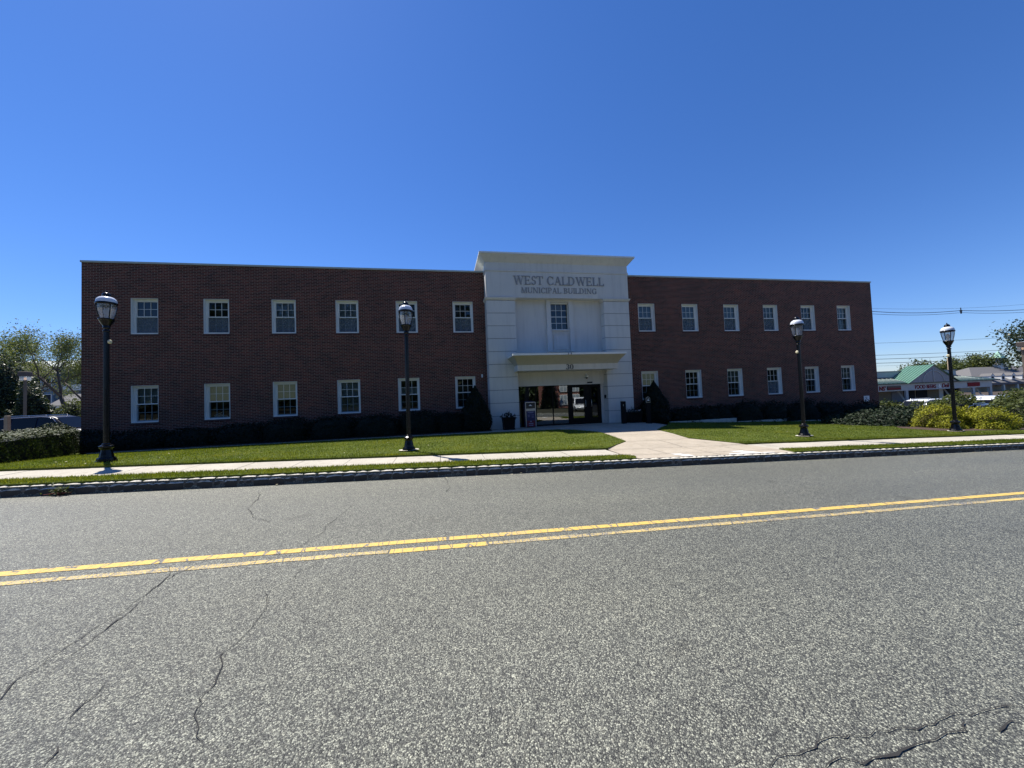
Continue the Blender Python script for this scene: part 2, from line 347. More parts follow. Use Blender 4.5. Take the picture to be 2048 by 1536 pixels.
M['leaf_c'] = leafmat('mid_leaf', (.035,.055,.015), (.13,.155,.05), .3)
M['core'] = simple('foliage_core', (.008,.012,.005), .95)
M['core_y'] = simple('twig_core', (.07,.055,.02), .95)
M['wood'] = simple('weathered_wood', (.28,.22,.15), .85, var=.2)
M['poleb'] = simple('brown_pole', (.12,.095,.07), .7); M['rubber'] = simple('rubber', (.015,.015,.016), .85); M['alloy'] = simple('alloy', (.45,.46,.48), .3, metal=.8)
M['carglass'] = simple('car_glass', (.006,.007,.010), .12, spec=.25)
M['chrome'] = simple('chrome', (.6,.6,.62), .15, metal=1)
M['carblue'] = simple('navy_paint', (.004,.006,.022), .35, spec=.25, coat=.05, var=.02); M['carwhite'] = simple('white_paint', (.78,.79,.80), .25, coat=.5, var=.02)
M['cargrey'] = simple('graphite_paint', (.03,.035,.04), .2, coat=.6, var=.02); M['lamp_r'] = simple('red_lens', (.3,.01,.01), .2)
M['greenroof'] = simple('green_seam_roof', (.06,.145,.095), .4, var=.1); M['greenroof2'] = simple('dark_green_roof', (.016,.050,.046), .6, spec=.08, var=.15)
M['mallwall'] = simple('grey_render', (.42,.44,.43), .85, var=.05); M['mallgable'] = simple('gable_grey', (.24,.24,.25), .85)
M['tan'] = simple('tan_brick', (.30,.25,.17), .85, var=.15); M['signred'] = simple('red_sign', (.20,.006,.012), .6, spec=.1)
M['signdark'] = simple('dark_sign', (.03,.02,.02), .5); M['shingle'] = simple('grey_shingle', (.13,.125,.125), .9, var=.15, vscale=6)
M['bluehouse'] = simple('blue_grey_siding', (.14,.20,.25), .8, var=.08); M['navybox'] = simple('navy_metal', (.012,.02,.09), .35)
M['redbox'] = simple('dark_red_panel', (.17,.015,.025), .4); M['steel'] = simple('brushed_steel', (.5,.5,.48), .35, metal=.6)
M['flower'] = simple('white_flower', (.7,.68,.72), .7); M['signgreen'] = simple('verdigris', (.22,.42,.33), .6)
M['lampglow'] = emit_mat('amber_lamp', (1,.55,.25), .5)
def globe():
    m, nt, out = new_mat('ribbed_lamp_glass')
    t = N(nt, 'ShaderNodeBsdfTransparent'); t.inputs[0].default_value = (.82,.85,.9,1)
    d = N(nt, 'ShaderNodeBsdfTranslucent'); d.inputs[0].default_value = (.7,.72,.75,1)
    g = N(nt, 'ShaderNodeBsdfGlossy', i_Roughness=.12)
    a = N(nt, 'ShaderNodeMixShader', i_0=.27); L(nt, t.outputs[0], a.inputs[1]); L(nt, d.outputs[0], a.inputs[2])
    b = N(nt, 'ShaderNodeMixShader', i_0=.12); L(nt, a.outputs[0], b.inputs[1]); L(nt, g.outputs[0], b.inputs[2]); L(nt, b.outputs[0], out.inputs[0]); return m
M['globe'] = globe()

# ------------------------------------------------------------------ world, sun, camera
SUNV = Vector((-.33, .42, 1)).normalized()
w = bpy.data.worlds.new('World'); scn.world = w; w.use_nodes = True; nt = w.node_tree; nt.nodes.clear()
sky = N(nt, 'ShaderNodeTexSky', sky_type='NISHITA'); sky.sun_disc = False
sky.sun_elevation = math.asin(SUNV.z); sky.sun_rotation = math.atan2(SUNV.x, SUNV.y)
sky.altitude = 100; sky.air_density = 1.0; sky.dust_density = .12; sky.ozone_density = 3.0
hs = N(nt, 'ShaderNodeHueSaturation'); hs.inputs['Saturation'].default_value = 1.12; tnt = mixc(nt, 1.0, sky.outputs[0], (.93,1.05,1.41), 'MULTIPLY'); L(nt, tnt, hs.inputs['Color'])
bg = N(nt, 'ShaderNodeBackground', i_Strength=.061); L(nt, hs.outputs[0], bg.inputs[0])
L(nt, bg.outputs[0], N(nt, 'ShaderNodeOutputWorld').inputs[0])
sl = bpy.data.lights.new('sun', 'SUN'); sl.energy = 4.6; sl.angle = R(.53); sl.color = (1, .95, .86)
so = bpy.data.objects.new('sun', sl); COL.objects.link(so); so.rotation_euler = SUNV.to_track_quat('Z', 'Y').to_euler(); so.location = (0, 0, 30)
cam = bpy.data.cameras.new('camera'); co = bpy.data.objects.new('camera', cam); COL.objects.link(co); scn.camera = co
cam.sensor_width = 36; cam.lens = 720.77/2048*36; cam.clip_end = 1500; cam.clip_start = .05
Mr = [(.98127001,-.18839674,-.04019756), (.03262602,-.04312081,.998537), (.18985446,.98114589,.03616652)]
co.matrix_world = Matrix(((Mr[0][0],Mr[1][0],-Mr[2][0],0),(Mr[0][1],Mr[1][1],-Mr[2][1],0),(Mr[0][2],Mr[1][2],-Mr[2][2],1.6),(0,0,0,1)))
scn.view_settings.view_transform = 'Standard'; scn.view_settings.look = 'None'; scn.view_settings.exposure = .8; scn.view_settings.gamma = 1
scn.cycles.max_bounces = 6; scn.cycles.transparent_max_bounces = 16

# ------------------------------------------------------------------ ground
XR = [-200,-120,-80,-60,-50,-40,-30,-24] + list(range(-20, 62, 2)) + [70,90,120,200,400]
def grid_ground(name, ys, dz, mat):
    m = MB(); vs = [(x, y, G(x, y)+dz) for y in ys for x in XR]; n = len(XR)
    m.add(vs, [(j*n+i, j*n+i+1, (j+1)*n+i+1, (j+1)*n+i) for j in range(len(ys)-1) for i in range(n-1)])
    o = m.build(name, mat); tag(o, kind='structure'); return o
grid_ground('ground', [7.75,9.39,9.41,10.6,11.8,12.4,13.6,14.8,15.4,18,22,30,45,60,90,140,260,700], -.06, M['soil'])
grid_ground('far_ground', [-300,-120,-60,-30,-15,-6,-1.6], -.0, simple('soil_dark_turf', (.045,.045,.030), .95, var=.3, vscale=2, spec=.1))  # one even soil-dark turf colour across the street
road = sheet('road', [(-200,-1.6),(400,-1.6),(400,7.72),(-200,7.72)], 0, M['asphalt'])
road.name = 'road'
# double yellow line, laid 4 mm above the road
def ribbon(name, segs, mat, parent, jit=.0):
    m = MB()
    for (x0, x1, y0, y1) in segs:
        n = max(1, int((x1-x0)/.25)); vs = []; 
        for i in range(n+1):
            x = x0+(x1-x0)*i/n; a = random.uniform(-jit, jit); b = random.uniform(-jit, jit)
            vs += [(x, y0+a, rd(x)+.004), (x, y1+b, rd(x)+.004)]
        m.add(vs, [(2*i, 2*i+2, 2*i+3, 2*i+1) for i in range(n)])
    return m.build(name, mat, parent)
ribbon('centre_line', [(-60, 80, 4.235, 4.34)], M['yellow'], road, .004)
ribbon('centre_line', [(-60, -.62, 4.015, 4.10), (.45, 80, 4.015, 4.095)], M['yellow_worn'], road, .008)
ribbon('centre_line', [(-.6, .43, 4.0, 4.105)], M['yellow'], road, .003)
# cracks
def crack(pts, w, m, jit=.03):
    out = []
    for a, b in zip(pts[:-1], pts[1:]):
        d = math.dist(a, b); n = max(2, int(d/.05))
        for i in range(n): t = i/n; out.append((a[0]+(b[0]-a[0])*t, a[1]+(b[1]-a[1])*t))
    out.append(pts[-1]); jx = jy = 0; vs = []
    for i, (x, y) in enumerate(out):
        jx = jx*.7 + random.uniform(-jit, jit)*.5; jy = jy*.7 + random.uniform(-jit, jit)*.5; x += jx; y += jy
        ww = w*max(.42, abs(math.sin(i*.37+x*3)*.5+random.uniform(-.1, .75)))*(.3 if i in (0, len(out)-1) else 1); k = min(i, len(out)-2)
        dx, dy = out[k+1][0]-out[k][0], out[k+1][1]-out[k][1]; l = math.hypot(dx, dy) or 1
        vs += [(x-dy/l*ww, y+dx/l*ww, rd(x)+.0065), (x+dy/l*ww, y-dx/l*ww, rd(x)+.0065)]
    m.add(vs, [(2*i, 2*i+1, 2*i+3, 2*i+2) for i in range(len(out)-1)])
CRACKS = __import__('json').loads('''[[[[-2.665, 4.156], [-2.506, 3.938], [-2.459, 3.745], [-2.468, 3.544], [-2.445, 3.346], [-2.466, 3.187], [-2.463, 3.036], [-2.461, 2.887], [-2.46, 2.797]], 0.006], [[[-2.46, 2.797], [-2.473, 2.677], [-2.444, 2.597], [-2.377, 2.481]], 0.008], [[[-2.447, 3.539], [-2.406, 3.421], [-2.382, 3.218], [-2.367, 3.098], [-2.363, 2.964], [-2.374, 2.846], [-2.431, 2.778]], 0.006], [[[-2.437, 4.13], [-2.461, 4.029], [-2.483, 3.934], [-2.469, 3.836]], 0.007], [[[-1.496, 3.42], [-1.438, 3.293], [-1.397, 3.157], [-1.392, 2.926], [-1.388, 2.79], [-1.423, 2.699], [-1.397, 2.638], [-1.356, 2.51], [-1.326, 2.407], [-1.339, 2.321], [-1.315, 2.267], [-1.301, 2.18], [-1.235, 2.101], [-1.18, 2.024]], 0.006], [[[-1.245, 3.934], [-1.372, 3.78], [-1.341, 3.601], [-1.443, 3.534], [-1.482, 3.441]], 0.004], [[[-1.401, 6.011], [-1.464, 5.482], [-1.51, 5.081], [-1.49, 4.726], [-1.563, 4.616]], 0.006], [[[-1.563, 4.616], [-1.611, 4.314], [-1.704, 4.182]], 0.004], [[[-3.2, 7.119], [-3.001, 6.592], [-2.877, 6.024], [-2.591, 5.617], [-2.29, 5.346]], 0.007], [[[-0.008, 7.629], [0.077, 6.747], [0.002, 6.402]], 0.006], [[[-1.931, 2.511], [-1.914, 2.431], [-1.918, 2.366], [-1.898, 2.277]], 0.005], [[[-1.797, 2.11], [-1.78, 2.048], [-1.775, 2.011]], 0.006], [[[1.176, 1.42], [1.227, 1.434], [1.272, 1.441]], 0.004], [[[1.324, 1.39], [1.397, 1.411], [1.505, 1.401], [1.626, 1.411], [1.668, 1.422], [1.811, 1.423], [1.882, 1.422], [1.963, 1.436], [2.116, 1.427], [2.251, 1.414], [2.401, 1.425], [2.489, 1.437], [2.542, 1.412], [2.678, 1.42], [2.778, 1.409], [2.858, 1.383]], 0.005], [[[1.566, 1.342], [1.675, 1.344], [1.753, 1.322], [1.928, 1.327], [2.087, 1.336], [2.202, 1.332], [2.309, 1.349], [2.396, 1.344], [2.458, 1.372]], 0.007], [[[2.545, 1.322], [2.651, 1.333], [2.73, 1.325]], 0.006]]''')
cm = MB()
for pts, wd in CRACKS: crack([tuple(p) for p in pts], wd*.8, cm, .028)
cm.build('crack', M['crack'], road)

# kerb of granite blocks
def kerb():
    m = MB(); x = -34.0
    while x < 62:
        l = random.uniform(.20, .30); g = .004
        if x < -12 or x > 26: l *= 3
        z0 = rd(x+l/2)-.05; y0 = 7.70+random.uniform(-.005, .005); y1 = 7.85
        n = 4; t = rd(x+l/2)+.155
        vs = []
        rows = [(y0+random.uniform(-.004,.004), z0, 0), (y0+.002, t-.040, .010), (y0+.014, t-.022, .010), (y0+.06, t+.006, .010), (y1, t+.020, .008)]
        for yy, zz, j in rows:
            for i in range(n+1):
                e = .012 if i in (0, n) and zz > z0 else 0
                vs.append((x+g/2+(l-g)*i/n, yy+random.uniform(-j, j)*.5+(e*.5 if yy < y1 else 0), zz+random.uniform(-j, j)-e))
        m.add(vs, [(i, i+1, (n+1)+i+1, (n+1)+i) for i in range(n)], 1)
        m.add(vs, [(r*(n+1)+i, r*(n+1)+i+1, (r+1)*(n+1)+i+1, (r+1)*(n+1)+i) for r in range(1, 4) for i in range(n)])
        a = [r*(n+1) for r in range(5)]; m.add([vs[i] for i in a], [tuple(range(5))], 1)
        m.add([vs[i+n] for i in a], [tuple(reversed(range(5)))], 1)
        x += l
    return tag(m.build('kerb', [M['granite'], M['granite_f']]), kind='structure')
kerb()
kb = MB(); kx = [-34+2*i for i in range(49)]
kb.add([(x, y, rd(x)+z) for x in kx for (y, z) in ((7.708,-.05),(7.708,.110),(7.90,.110))], [(3*i, 3*i+3, 3*i+4, 3*i+1) for i in range(48)] + [(3*i+1, 3*i+4, 3*i+5, 3*i+2) for i in range(48)])
tag(kb.build('kerb_bedding', M['joint']), kind='structure')

# plaza, walkway, pavement
PL = [(4.52,7.845),(8.86,7.845),(8.94,8.38),(8.92,9.4),(8.72,9.5),(8.05,10.8),(8.39,12.18),(8.54,13.43),(10.12,15.02),(10.3,17.2),(8.2,17.2),(8.2,17.46),(3.62,17.46),(3.62,17.2),(2.15,17.2),
      (2.1,16.05),(-12.9,16.1),(-12.76,15.45),(-9.08,15.62),(-3.75,15.60),(2.04,15.36),(4.78,15.09),(5.47,14.61),(6.06,13.42),(5.98,12.43),(5.72,10.7),(4.47,9.41),(4.40,8.38)]
plaza = sheet('plaza_path', PL, .012, M['concrete2'], skirt=.1)
jm = MB()
def joint(pts, wd=.007):
    for a, b in zip(pts[:-1], pts[1:]):
        n = max(1, int(math.dist(a, b)/.3)); vs = []; l = math.dist(a, b); dx, dy = (b[0]-a[0])/l, (b[1]-a[1])/l
        for i in range(n+1):
            x = a[0]+(b[0]-a[0])*i/n; y = a[1]+(b[1]-a[1])*i/n
            for s in (1, -1): vs.append((x-dy*wd*s, y+dx*wd*s, (G(x-dy*wd*s, y+dx*wd*s) if y > 7.9 else rd(x)+.17)+.0165))
        jm.add(vs, [(2*i, 2*i+1, 2*i+3, 2*i+2) for i in range(n)])
for p in ([(5.72,10.66),(8.05,10.76)], [(4.5,9.36),(8.9,9.36)], [(6.75,9.3),(6.75,7.9)], [(4.62,8.36),(8.93,8.32)], [(6.85,10.7),(6.75,9.36)], [(5.98,12.4),(8.39,12.2)], [(6.06,13.5),(8.54,13.5)],
          [(4.9,15.0),(10.0,15.0)], [(7.2,15.0),(7.2,17.4)], [(5.0,15.1),(5.0,17.4)], [(5.6,9.3),(5.6,8.4)], [(7.9,9.3),(7.9,8.4)], [(5.95,8.3),(5.95,7.9)], [(7.7,8.3),(7.7,7.9)]): joint(p)
for i in range(12): joint([(1.5-1.25*i, 15.45), (1.5-1.25*i, 16.02)], .006)
jm.build('joint', M['joint'], plaza)
wm = MB()
for q in ([(5.61,8.27),(5.86,8.22),(6.02,7.88),(5.74,7.88)], [(7.36,8.32),(7.75,8.30),(7.98,7.88),(7.62,7.88)], [(7.05,7.98),(7.6,7.99),(7.6,7.88),(7.0,7.88)], [(8.0,7.97),(8.35,7.93),(8.35,7.88),(8.0,7.88)]):
    wm.add([(x, y, rd(x)+.17+.020) for x, y in q], [(3,2,1,0)])
wm.build('painted_marking', M['wpaint'], plaza)
def slabs():
    m = MB(); x = -3.265
    xs = []
    k = -3.265
    while k > -34: k -= 1.055
    while k < 60: xs.append(k); k += 1.055
    for a in xs:
        b = a+1.055-.012
        for (lo, hi) in ((-40, 4.38), (8.95, 70)):
            p, q = max(a, lo), min(b, hi)
            if q-p < .05: continue
            dz = random.uniform(-.002, .004)
            z = lambda x: rd(x)+.175+dz
            m.add([(p,8.28,z(p)-.12),(q,8.28,z(q)-.12),(q,9.42,z(q)-.12),(p,9.42,z(p)-.12),(p,8.28,z(p)),(q,8.28,z(q)),(q,9.42,z(q)+.008),(p,9.42,z(p)+.008)],
                  [(0,3,2,1),(4,5,6,7),(0,1,5,4),(1,2,6,5),(2,3,7,6),(3,0,4,7)])
    return tag(m.build('pavement', M['concrete']), kind='structure')
slabs()

# lawns
LL = [(-60,9.42),(4.45,9.42),(5.70,10.7),(5.96,12.43),(6.04,13.42),(5.45,14.6),(4.77,15.08),(2.04,15.34),(-3.75,15.58),(-9.08,15.60),(-12.74,15.43),(-13.4,16.5),(-14.3,18.5),(-60,18.5)]
LR = [(8.94,9.42),(8.74,9.5),(8.07,10.8),(8.41,12.18),(8.56,13.42),(10.14,15.0),(11.2,16.55),(20.4,16.55),(20.0,12.9),(18.9,11.9),(18.9,10.75),(19.4,10.45),(21.4,10.4),(23.2,10.0),(23.8,9.42)]
LS1 = [(-60,7.83),(4.40,7.83),(4.50,7.98),(4.52,8.18),(4.36,8.34),(-60,8.34)]
LS2 = [(8.86,7.83),(60,7.83),(60,8.34),(8.94,8.34)]
for i, (nm, p) in enumerate((('front_lawn', LL), ('side_lawn', LR), ('verge', LS1), ('verge', LS2))): sheet(nm, p, .03, M['turf'], skirt=.12)
def inside(px, py, poly):
    c = np.zeros(len(px), bool); n = len(poly)
    for i in range(n):
        x0, y0 = poly[i]; x1, y1 = poly[i-1]
        cond = ((y0 > py) != (y1 > py)) & (px < (x1-x0)*(py-y0)/((y1-y0) or 1e-9)+x0); c ^= cond
    return c
def raw_mesh(name, verts, tris, mat, parent=None, nv=3):
    me = bpy.data.meshes.new(name); nF = len(tris)//nv
    me.vertices.add(len(verts)); me.vertices.foreach_set('co', verts.astype(np.float32).ravel())
    me.loops.add(nF*nv); me.loops.foreach_set('vertex_index', tris.astype(np.int32).ravel())
    me.polygons.add(nF); me.polygons.foreach_set('loop_start', np.arange(0, nF*nv, nv, dtype=np.int32)); me.polygons.foreach_set('loop_total', np.full(nF, nv, np.int32))
    me.update(calc_edges=True)
    for m in (mat if isinstance(mat, list) else [mat]): me.materials.append(m)
    o = bpy.data.objects.new(name, me); COL.objects.link(o)
    if parent: o.parent = parent
    return o
def grass(regs):
    P = []; H = []
    for poly, dens, x0, x1, y0, y1, h in regs:
        n = int((x1-x0)*(y1-y0)*dens); x = RNG.uniform(x0, x1, n); y = RNG.uniform(y0, y1, n); k = inside(x, y, poly); x, y = x[k], y[k]
        P.append(np.stack([x, y], 1)); H.append(np.full(len(x), h))
    P = np.concatenate(P); H = np.concatenate(H)*RNG.uniform(.6, 1.25, len(P))
    pat = .5+.5*np.sin(P[:,0]*1.7+2*np.sin(P[:,1]*1.3))*np.sin(P[:,1]*2.1+P[:,0]*.6); H *= .85+.3*pat
    z = np.array([G(a, b) for a, b in P])+.025; n = len(P)
    a = RNG.uniform(0, 2*PI, n); wd = RNG.uniform(.003, .006, n)*1.3; lean = RNG.normal(0, .018, (n, 2))
    v = np.empty((n, 3, 3)); v[:,0,0] = P[:,0]-np.cos(a)*wd; v[:,0,1] = P[:,1]-np.sin(a)*wd; v[:,0,2] = z
    v[:,1,0] = P[:,0]+np.cos(a)*wd; v[:,1,1] = P[:,1]+np.sin(a)*wd; v[:,1,2] = z
    v[:,2,0] = P[:,0]+lean[:,0]; v[:,2,1] = P[:,1]+lean[:,1]; v[:,2,2] = z+H
    o = raw_mesh('grass', v.reshape(-1, 3), np.arange(n*3), M['grass']); return tag(o, 'short mown green grass on the lawns and verges', 'grass', kind='stuff')
grass([(LL, 950, -13.5, 6.1, 9.42, 15.6, .040), (LR, 800, 8, 23, 9.42, 16.5, .040), (LS1, 3000, -12, 4.52, 7.82, 8.34, .045), (LS2, 2400, 8.9, 24, 7.82, 8.34, .045),
       (LL, 2500, -11, 4.6, 9.42, 9.6, .045), (LR, 2500, 8.8, 22, 9.42, 9.6, .045)])
# fallen leaves
def litter():
    m = MB()
    for i in range(150):
        x = random.uniform(-9, 21); y = random.choice([random.uniform(7.9, 8.3), random.uniform(9.5, 14), random.uniform(9.5, 14), random.uniform(7.5, 7.68)])
        if 4.3 < x < 9 and y > 7.8: continue
        z = G(x, y)+(.075 if y > 7.8 else .012); a = random.uniform(0, 6.3); s = random.uniform(.012, .028)
        m.add([(x+s*math.cos(a+k*1.57+.3*(k%2)), y+s*.7*math.sin(a+k*1.57), z+random.uniform(0, .012)) for k in range(4)], [(0,1,2,3)])
    return tag(m.build('fallen_leaves', simple('dry_leaf', (.45,.40,.26), .8, var=.5, vscale=3)), 'small pale dry leaves scattered over lawn and kerb', 'leaves', kind='stuff')
litter()
sheet('planting_bed', [(-14.3,16.12),(2.15,16.07),(2.15,17.68),(-14.42,17.68)], .03, M['mulch'])
sheet('side_planting_bed', [(10.32,16.6),(20.45,16.6),(20.05,12.9),(18.95,11.9),(18.95,10.8),(19.45,10.5),(21.4,10.45),(23.6,10.1),(24.5,11),(27,12),(27,17.68),(10.32,17.68)], .03, M['mulch'])
sheet('parking_lot', [(27.0,9.5),(140,9.5),(140,46),(26.6,46),(26.6,18)], .0, M['lot'])
sheet('back_lot', [(-120,18.6),(-14.6,18.6),(-14.6,60),(-120,60)], .0, M['lot'])
sheet('lot_entrance', [(24.0,9.44),(27.0,9.44),(27.0,12),(24.6,11)], .01, M['concrete2'])
for i, (x0, x1, z, y) in enumerate(((11.25,15.2,.02,16.58),(15.3,18.35,-.17,16.58),(18.45,20.6,-.34,16.58))):
    m = MB(); m.box(x0, x1, y-.06, y+.06, z-.5, z); o = m.build('bed_edging', M['granite'])
    tag(o, ['long pale edging strip nearest the entrance path, highest of the three bed steps', 'middle pale edging strip, one step down from the entrance end of the bed', 'short lowest edging strip behind the third street lamp'][i], 'edging', 'stepped bed edging strips')

# ------------------------------------------------------------------ main building
B = empty('municipal_building', (0, 17.69, 0)); tag(B, 'long two storey dark brick municipal building with white stucco entrance tower', 'building')
YW = 17.69
WX = [-12.704+2.6645*i for i in range(6)] + [10.532+2.6605*i for i in range(6)]; WW = .979
HOLES = [(x, x+WW, 4.862, 6.385) for x in WX] + [(x, x+WW, 1.152, 2.695) for x in WX]
def wall_grid(m, x0, x1, z0, z1, y, holes):
    hs_ = [h for h in holes if h[0] < x1 and h[1] > x0]
    xs = sorted({x0, x1} | {h[0] for h in hs_} | {h[1] for h in hs_}); zs = sorted({z0, z1} | {h[2] for h in hs_} | {h[3] for h in hs_})
    for a, b in zip(xs[:-1], xs[1:]):
        for c, d in zip(zs[:-1], zs[1:]):
            cx, cz = (a+b)/2, (c+d)/2
            if any(h[0] < cx < h[1] and h[2] < cz < h[3] for h in hs_): continue
            m.add([(a,y,c),(b,y,c),(b,y,d),(a,y,d)], [(0,1,2,3)])
def bpart(m, name, mats, parent=None):     # geometry given in world coordinates
    m.v = [(x, y-YW, z) for x, y, z in m.v]; return m.build(name, mats, parent or B)
XL, XRr, ZT, YB = -14.42, 26.56, 7.86, 33.0
m = MB(); wall_grid(m, XL, 2.5, -.6, ZT, YW, HOLES); m.add([(XL,YW,-.6),(XL,YB,-.6),(XL,YB,ZT),(XL,YW,ZT)], [(0,3,2,1)][:1]); m.add([(XL,YB,-.6),(6,YB,-.6),(6,YB,ZT),(XL,YB,ZT)], [(0,3,2,1)]); bpart(m, 'wall', M['brick'])
m = MB(); wall_grid(m, 9.3, XRr, -1.9, ZT, YW, HOLES); m.add([(XRr,YW,-1.9),(XRr,YB,-1.9),(XRr,YB,ZT),(XRr,YW,ZT)], [(0,1,2,3)]); m.add([(6,YB,-1.9),(XRr,YB,-1.9),(XRr,YB,ZT),(6,YB,ZT)], [(0,3,2,1)]); bpart(m, 'wall', M['brick'])
m = MB(); m.add([(XL+.3,YW+.3,7.5),(XRr-.3,YW+.3,7.5),(XRr-.3,YB-.3,7.5),(XL+.3,YB-.3,7.5)], [(0,1,2,3)]); bpart(m, 'roof', M['roofing'])
for (a, b) in ((XL-.03, 2.2), (9.61, XRr+.03)):
    m = MB(); m.box(a, b, YW-.035, YW+.32, ZT, ZT+.075)
    if a < 0: m.box(a, a+.33, YW+.32, YB, ZT, ZT+.075)
    else: m.box(b-.33, b, YW+.32, YB, ZT, ZT+.075)
    m.box(a, b, YB, YB+.03, ZT, ZT+.075); bpart(m, 'coping', M['coping'])
# window prototypes, origin at lower left of the opening in the brick plane
def make_window(style, h):
    w_ = WW; d = .13; f = .095
    m = MB()
    m.box(-.002, .012, .0, d+.05, 0, h); m.box(w_-.012, w_+.002, .0, d+.05, 0, h); m.box(.012, w_-.012, 0, d+.05, h-.012, h+.001)
    m.box(.012, f, d, d+.05, .05, h-.012); m.box(w_-f, w_-.012, d, d+.05, .05, h-.012); m.box(f, w_-f, d, d+.05, h-f, h-.012)
    m.box(.012, w_-.012, -.012, d+.05, -.001, .05)
    win = m.build('window', M['trim'], B)
    gx0, gx1, gz0, gz1 = f, w_-f, .05, h-f; mid = gz0+(gz1-gz0)*.5
    s = MB(); t = .028; y0 = d+.015
    s.box(gx0, gx0+t, y0, y0+.04, mid, gz1); s.box(gx1-t, gx1, y0, y0+.04, mid, gz1); s.box(gx0+t, gx1-t, y0, y0+.04, gz1-t, gz1); s.box(gx0+t, gx1-t, y0-.012, y0+.04, mid, mid+.042)
    ww = (gx1-gx0-2*t); hh = gz1-mid-t-.042
    for i in (1, 2): s.box(gx0+t+ww*i/3-.008, gx0+t+ww*i/3+.008, y0+.008, y0+.024, mid+.042, gz1-t)
    s.box(gx0+t, gx1-t, y0+.010, y0+.022, mid+.042+hh/2-.008, mid+.042+hh/2+.008)
    s.build('upper_sash', M['trim'], win)
    s = MB(); y1 = y0+.035
    s.box(gx0, gx0+t, y1, y1+.03, gz0, mid); s.box(gx1-t, gx1, y1, y1+.03, gz0, mid); s.box(gx0+t, gx1-t, y1, y1+.03, gz0, gz0+.04)
    hh = mid-gz0-.04
    for i in (1, 2): s.box(gx0+t+ww*i/3-.008, gx0+t+ww*i/3+.008, y1+.006, y1+.02, gz0+.04, mid)
    s.box(gx0+t, gx1-t, y1+.008, y1+.018, gz0+.04+hh/2-.008, gz0+.04+hh/2+.008)
    s.build('lower_sash', M['sash_low'], win)
    g = MB(); g.add([(gx0,y0+.03,mid),(gx1,y0+.03,mid),(gx1,y0+.03,gz1),(gx0,y0+.03,gz1)], [(0,1,2,3)]); g.add([(gx0,y1+.028,gz0),(gx1,y1+.028,gz0),(gx1,y1+.028,mid),(gx0,y1+.028,mid)], [(0,1,2,3)])
    g.build('pane', M['glass'], win)
    k = MB(); k.box(.0, w_, d+.09, d+.9, 0, h); k.f = k.f[:-1] if False else k.f; k.build('room_interior', M['dark'], win) if False else None
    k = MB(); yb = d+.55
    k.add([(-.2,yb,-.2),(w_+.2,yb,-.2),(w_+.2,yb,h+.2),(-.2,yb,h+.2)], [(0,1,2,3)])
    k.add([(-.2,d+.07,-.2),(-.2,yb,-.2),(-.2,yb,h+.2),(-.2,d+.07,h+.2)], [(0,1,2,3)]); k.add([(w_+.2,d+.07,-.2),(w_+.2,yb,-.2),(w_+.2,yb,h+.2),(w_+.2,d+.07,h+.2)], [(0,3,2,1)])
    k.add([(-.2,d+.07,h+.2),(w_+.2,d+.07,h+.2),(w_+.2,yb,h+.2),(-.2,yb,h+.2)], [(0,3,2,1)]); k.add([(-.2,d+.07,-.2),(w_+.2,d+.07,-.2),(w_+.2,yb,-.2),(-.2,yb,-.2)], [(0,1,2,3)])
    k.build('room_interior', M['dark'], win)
    def blind(z0, z1, mat, slat=True):
        b = MB(); yb2 = d+.125; n = max(1, int((z1-z0)/.028))
        for i in range(n): z = z0+(z1-z0)*i/n; b.add([(gx0-.02,yb2,z),(gx1+.02,yb2,z),(gx1+.02,yb2+.012,z+(z1-z0)/n*.98),(gx0-.02,yb2+.012,z+(z1-z0)/n*.98)], [(0,1,2,3)])
        b.build('blind', M[mat], win)
    if 's' in style:
        q = MB(); q.add([(gx0,y1-.006,gz0),(gx1,y1-.006,gz0),(gx1,y1-.006,mid),(gx0,y1-.006,mid)], [(0,1,2,3)]); q.build('insect_screen', M['screen'], win)
    if 'b' in style: blind(mid, gz1, 'blindblue')
    if 'h' in style: blind(mid, mid+(gz1-mid)*.5, 'blindblue')
    if 'y' in style: blind(mid, gz1, 'blindlit')
    if 'o' in style: blind(gz0, mid, 'blinddim')
    if 'd' in style: blind(mid, gz1, 'blinddim')
    if 'f' in style: blind(gz0, gz1, 'blinddim')
    if 'p' in style:
        q = MB()
        for (a, b_, c_, e_) in ((.08,.02,.38,.20),(.10,-.02,.34,.10),(.30,.06,.62,.03),(.2,-.01,.5,.06)):
            q.add([(gx0+a,d+.2,gz0+.06+b_),(gx0+a+.01,d+.2,gz0+.10+b_),(gx0+c_,d+.22,gz0+.04+e_),(gx0+c_,d+.22,gz0+.01+e_)], [(0,1,2,3)])
        q.build('paper_stack', M['white'], win)
    r = MB(); r.box(-.04, w_+.04, -.018, .05, -.075, -.0015)
    r.build('brick_sill', M['rowlock'], win)
    reg(win); return win
UST = ['s','s','sb','sb','s','s','bs','bs','bs','sd','s','bf']; LST = ['b','yp','y','bo','h','','y','','d','s','d','d']
cache = {}
for row, (z0, h, sty) in enumerate(((4.862, 1.523, UST), (1.152, 1.543, LST))):
    for i, x in enumerate(WX):
        key = (sty[i], h)
        if key not in cache: cache[key] = make_window(sty[i], h); wdw = cache[key]
        else: wdw = copy_tree(cache[key], B)
        wdw.location = (x, 0, z0)

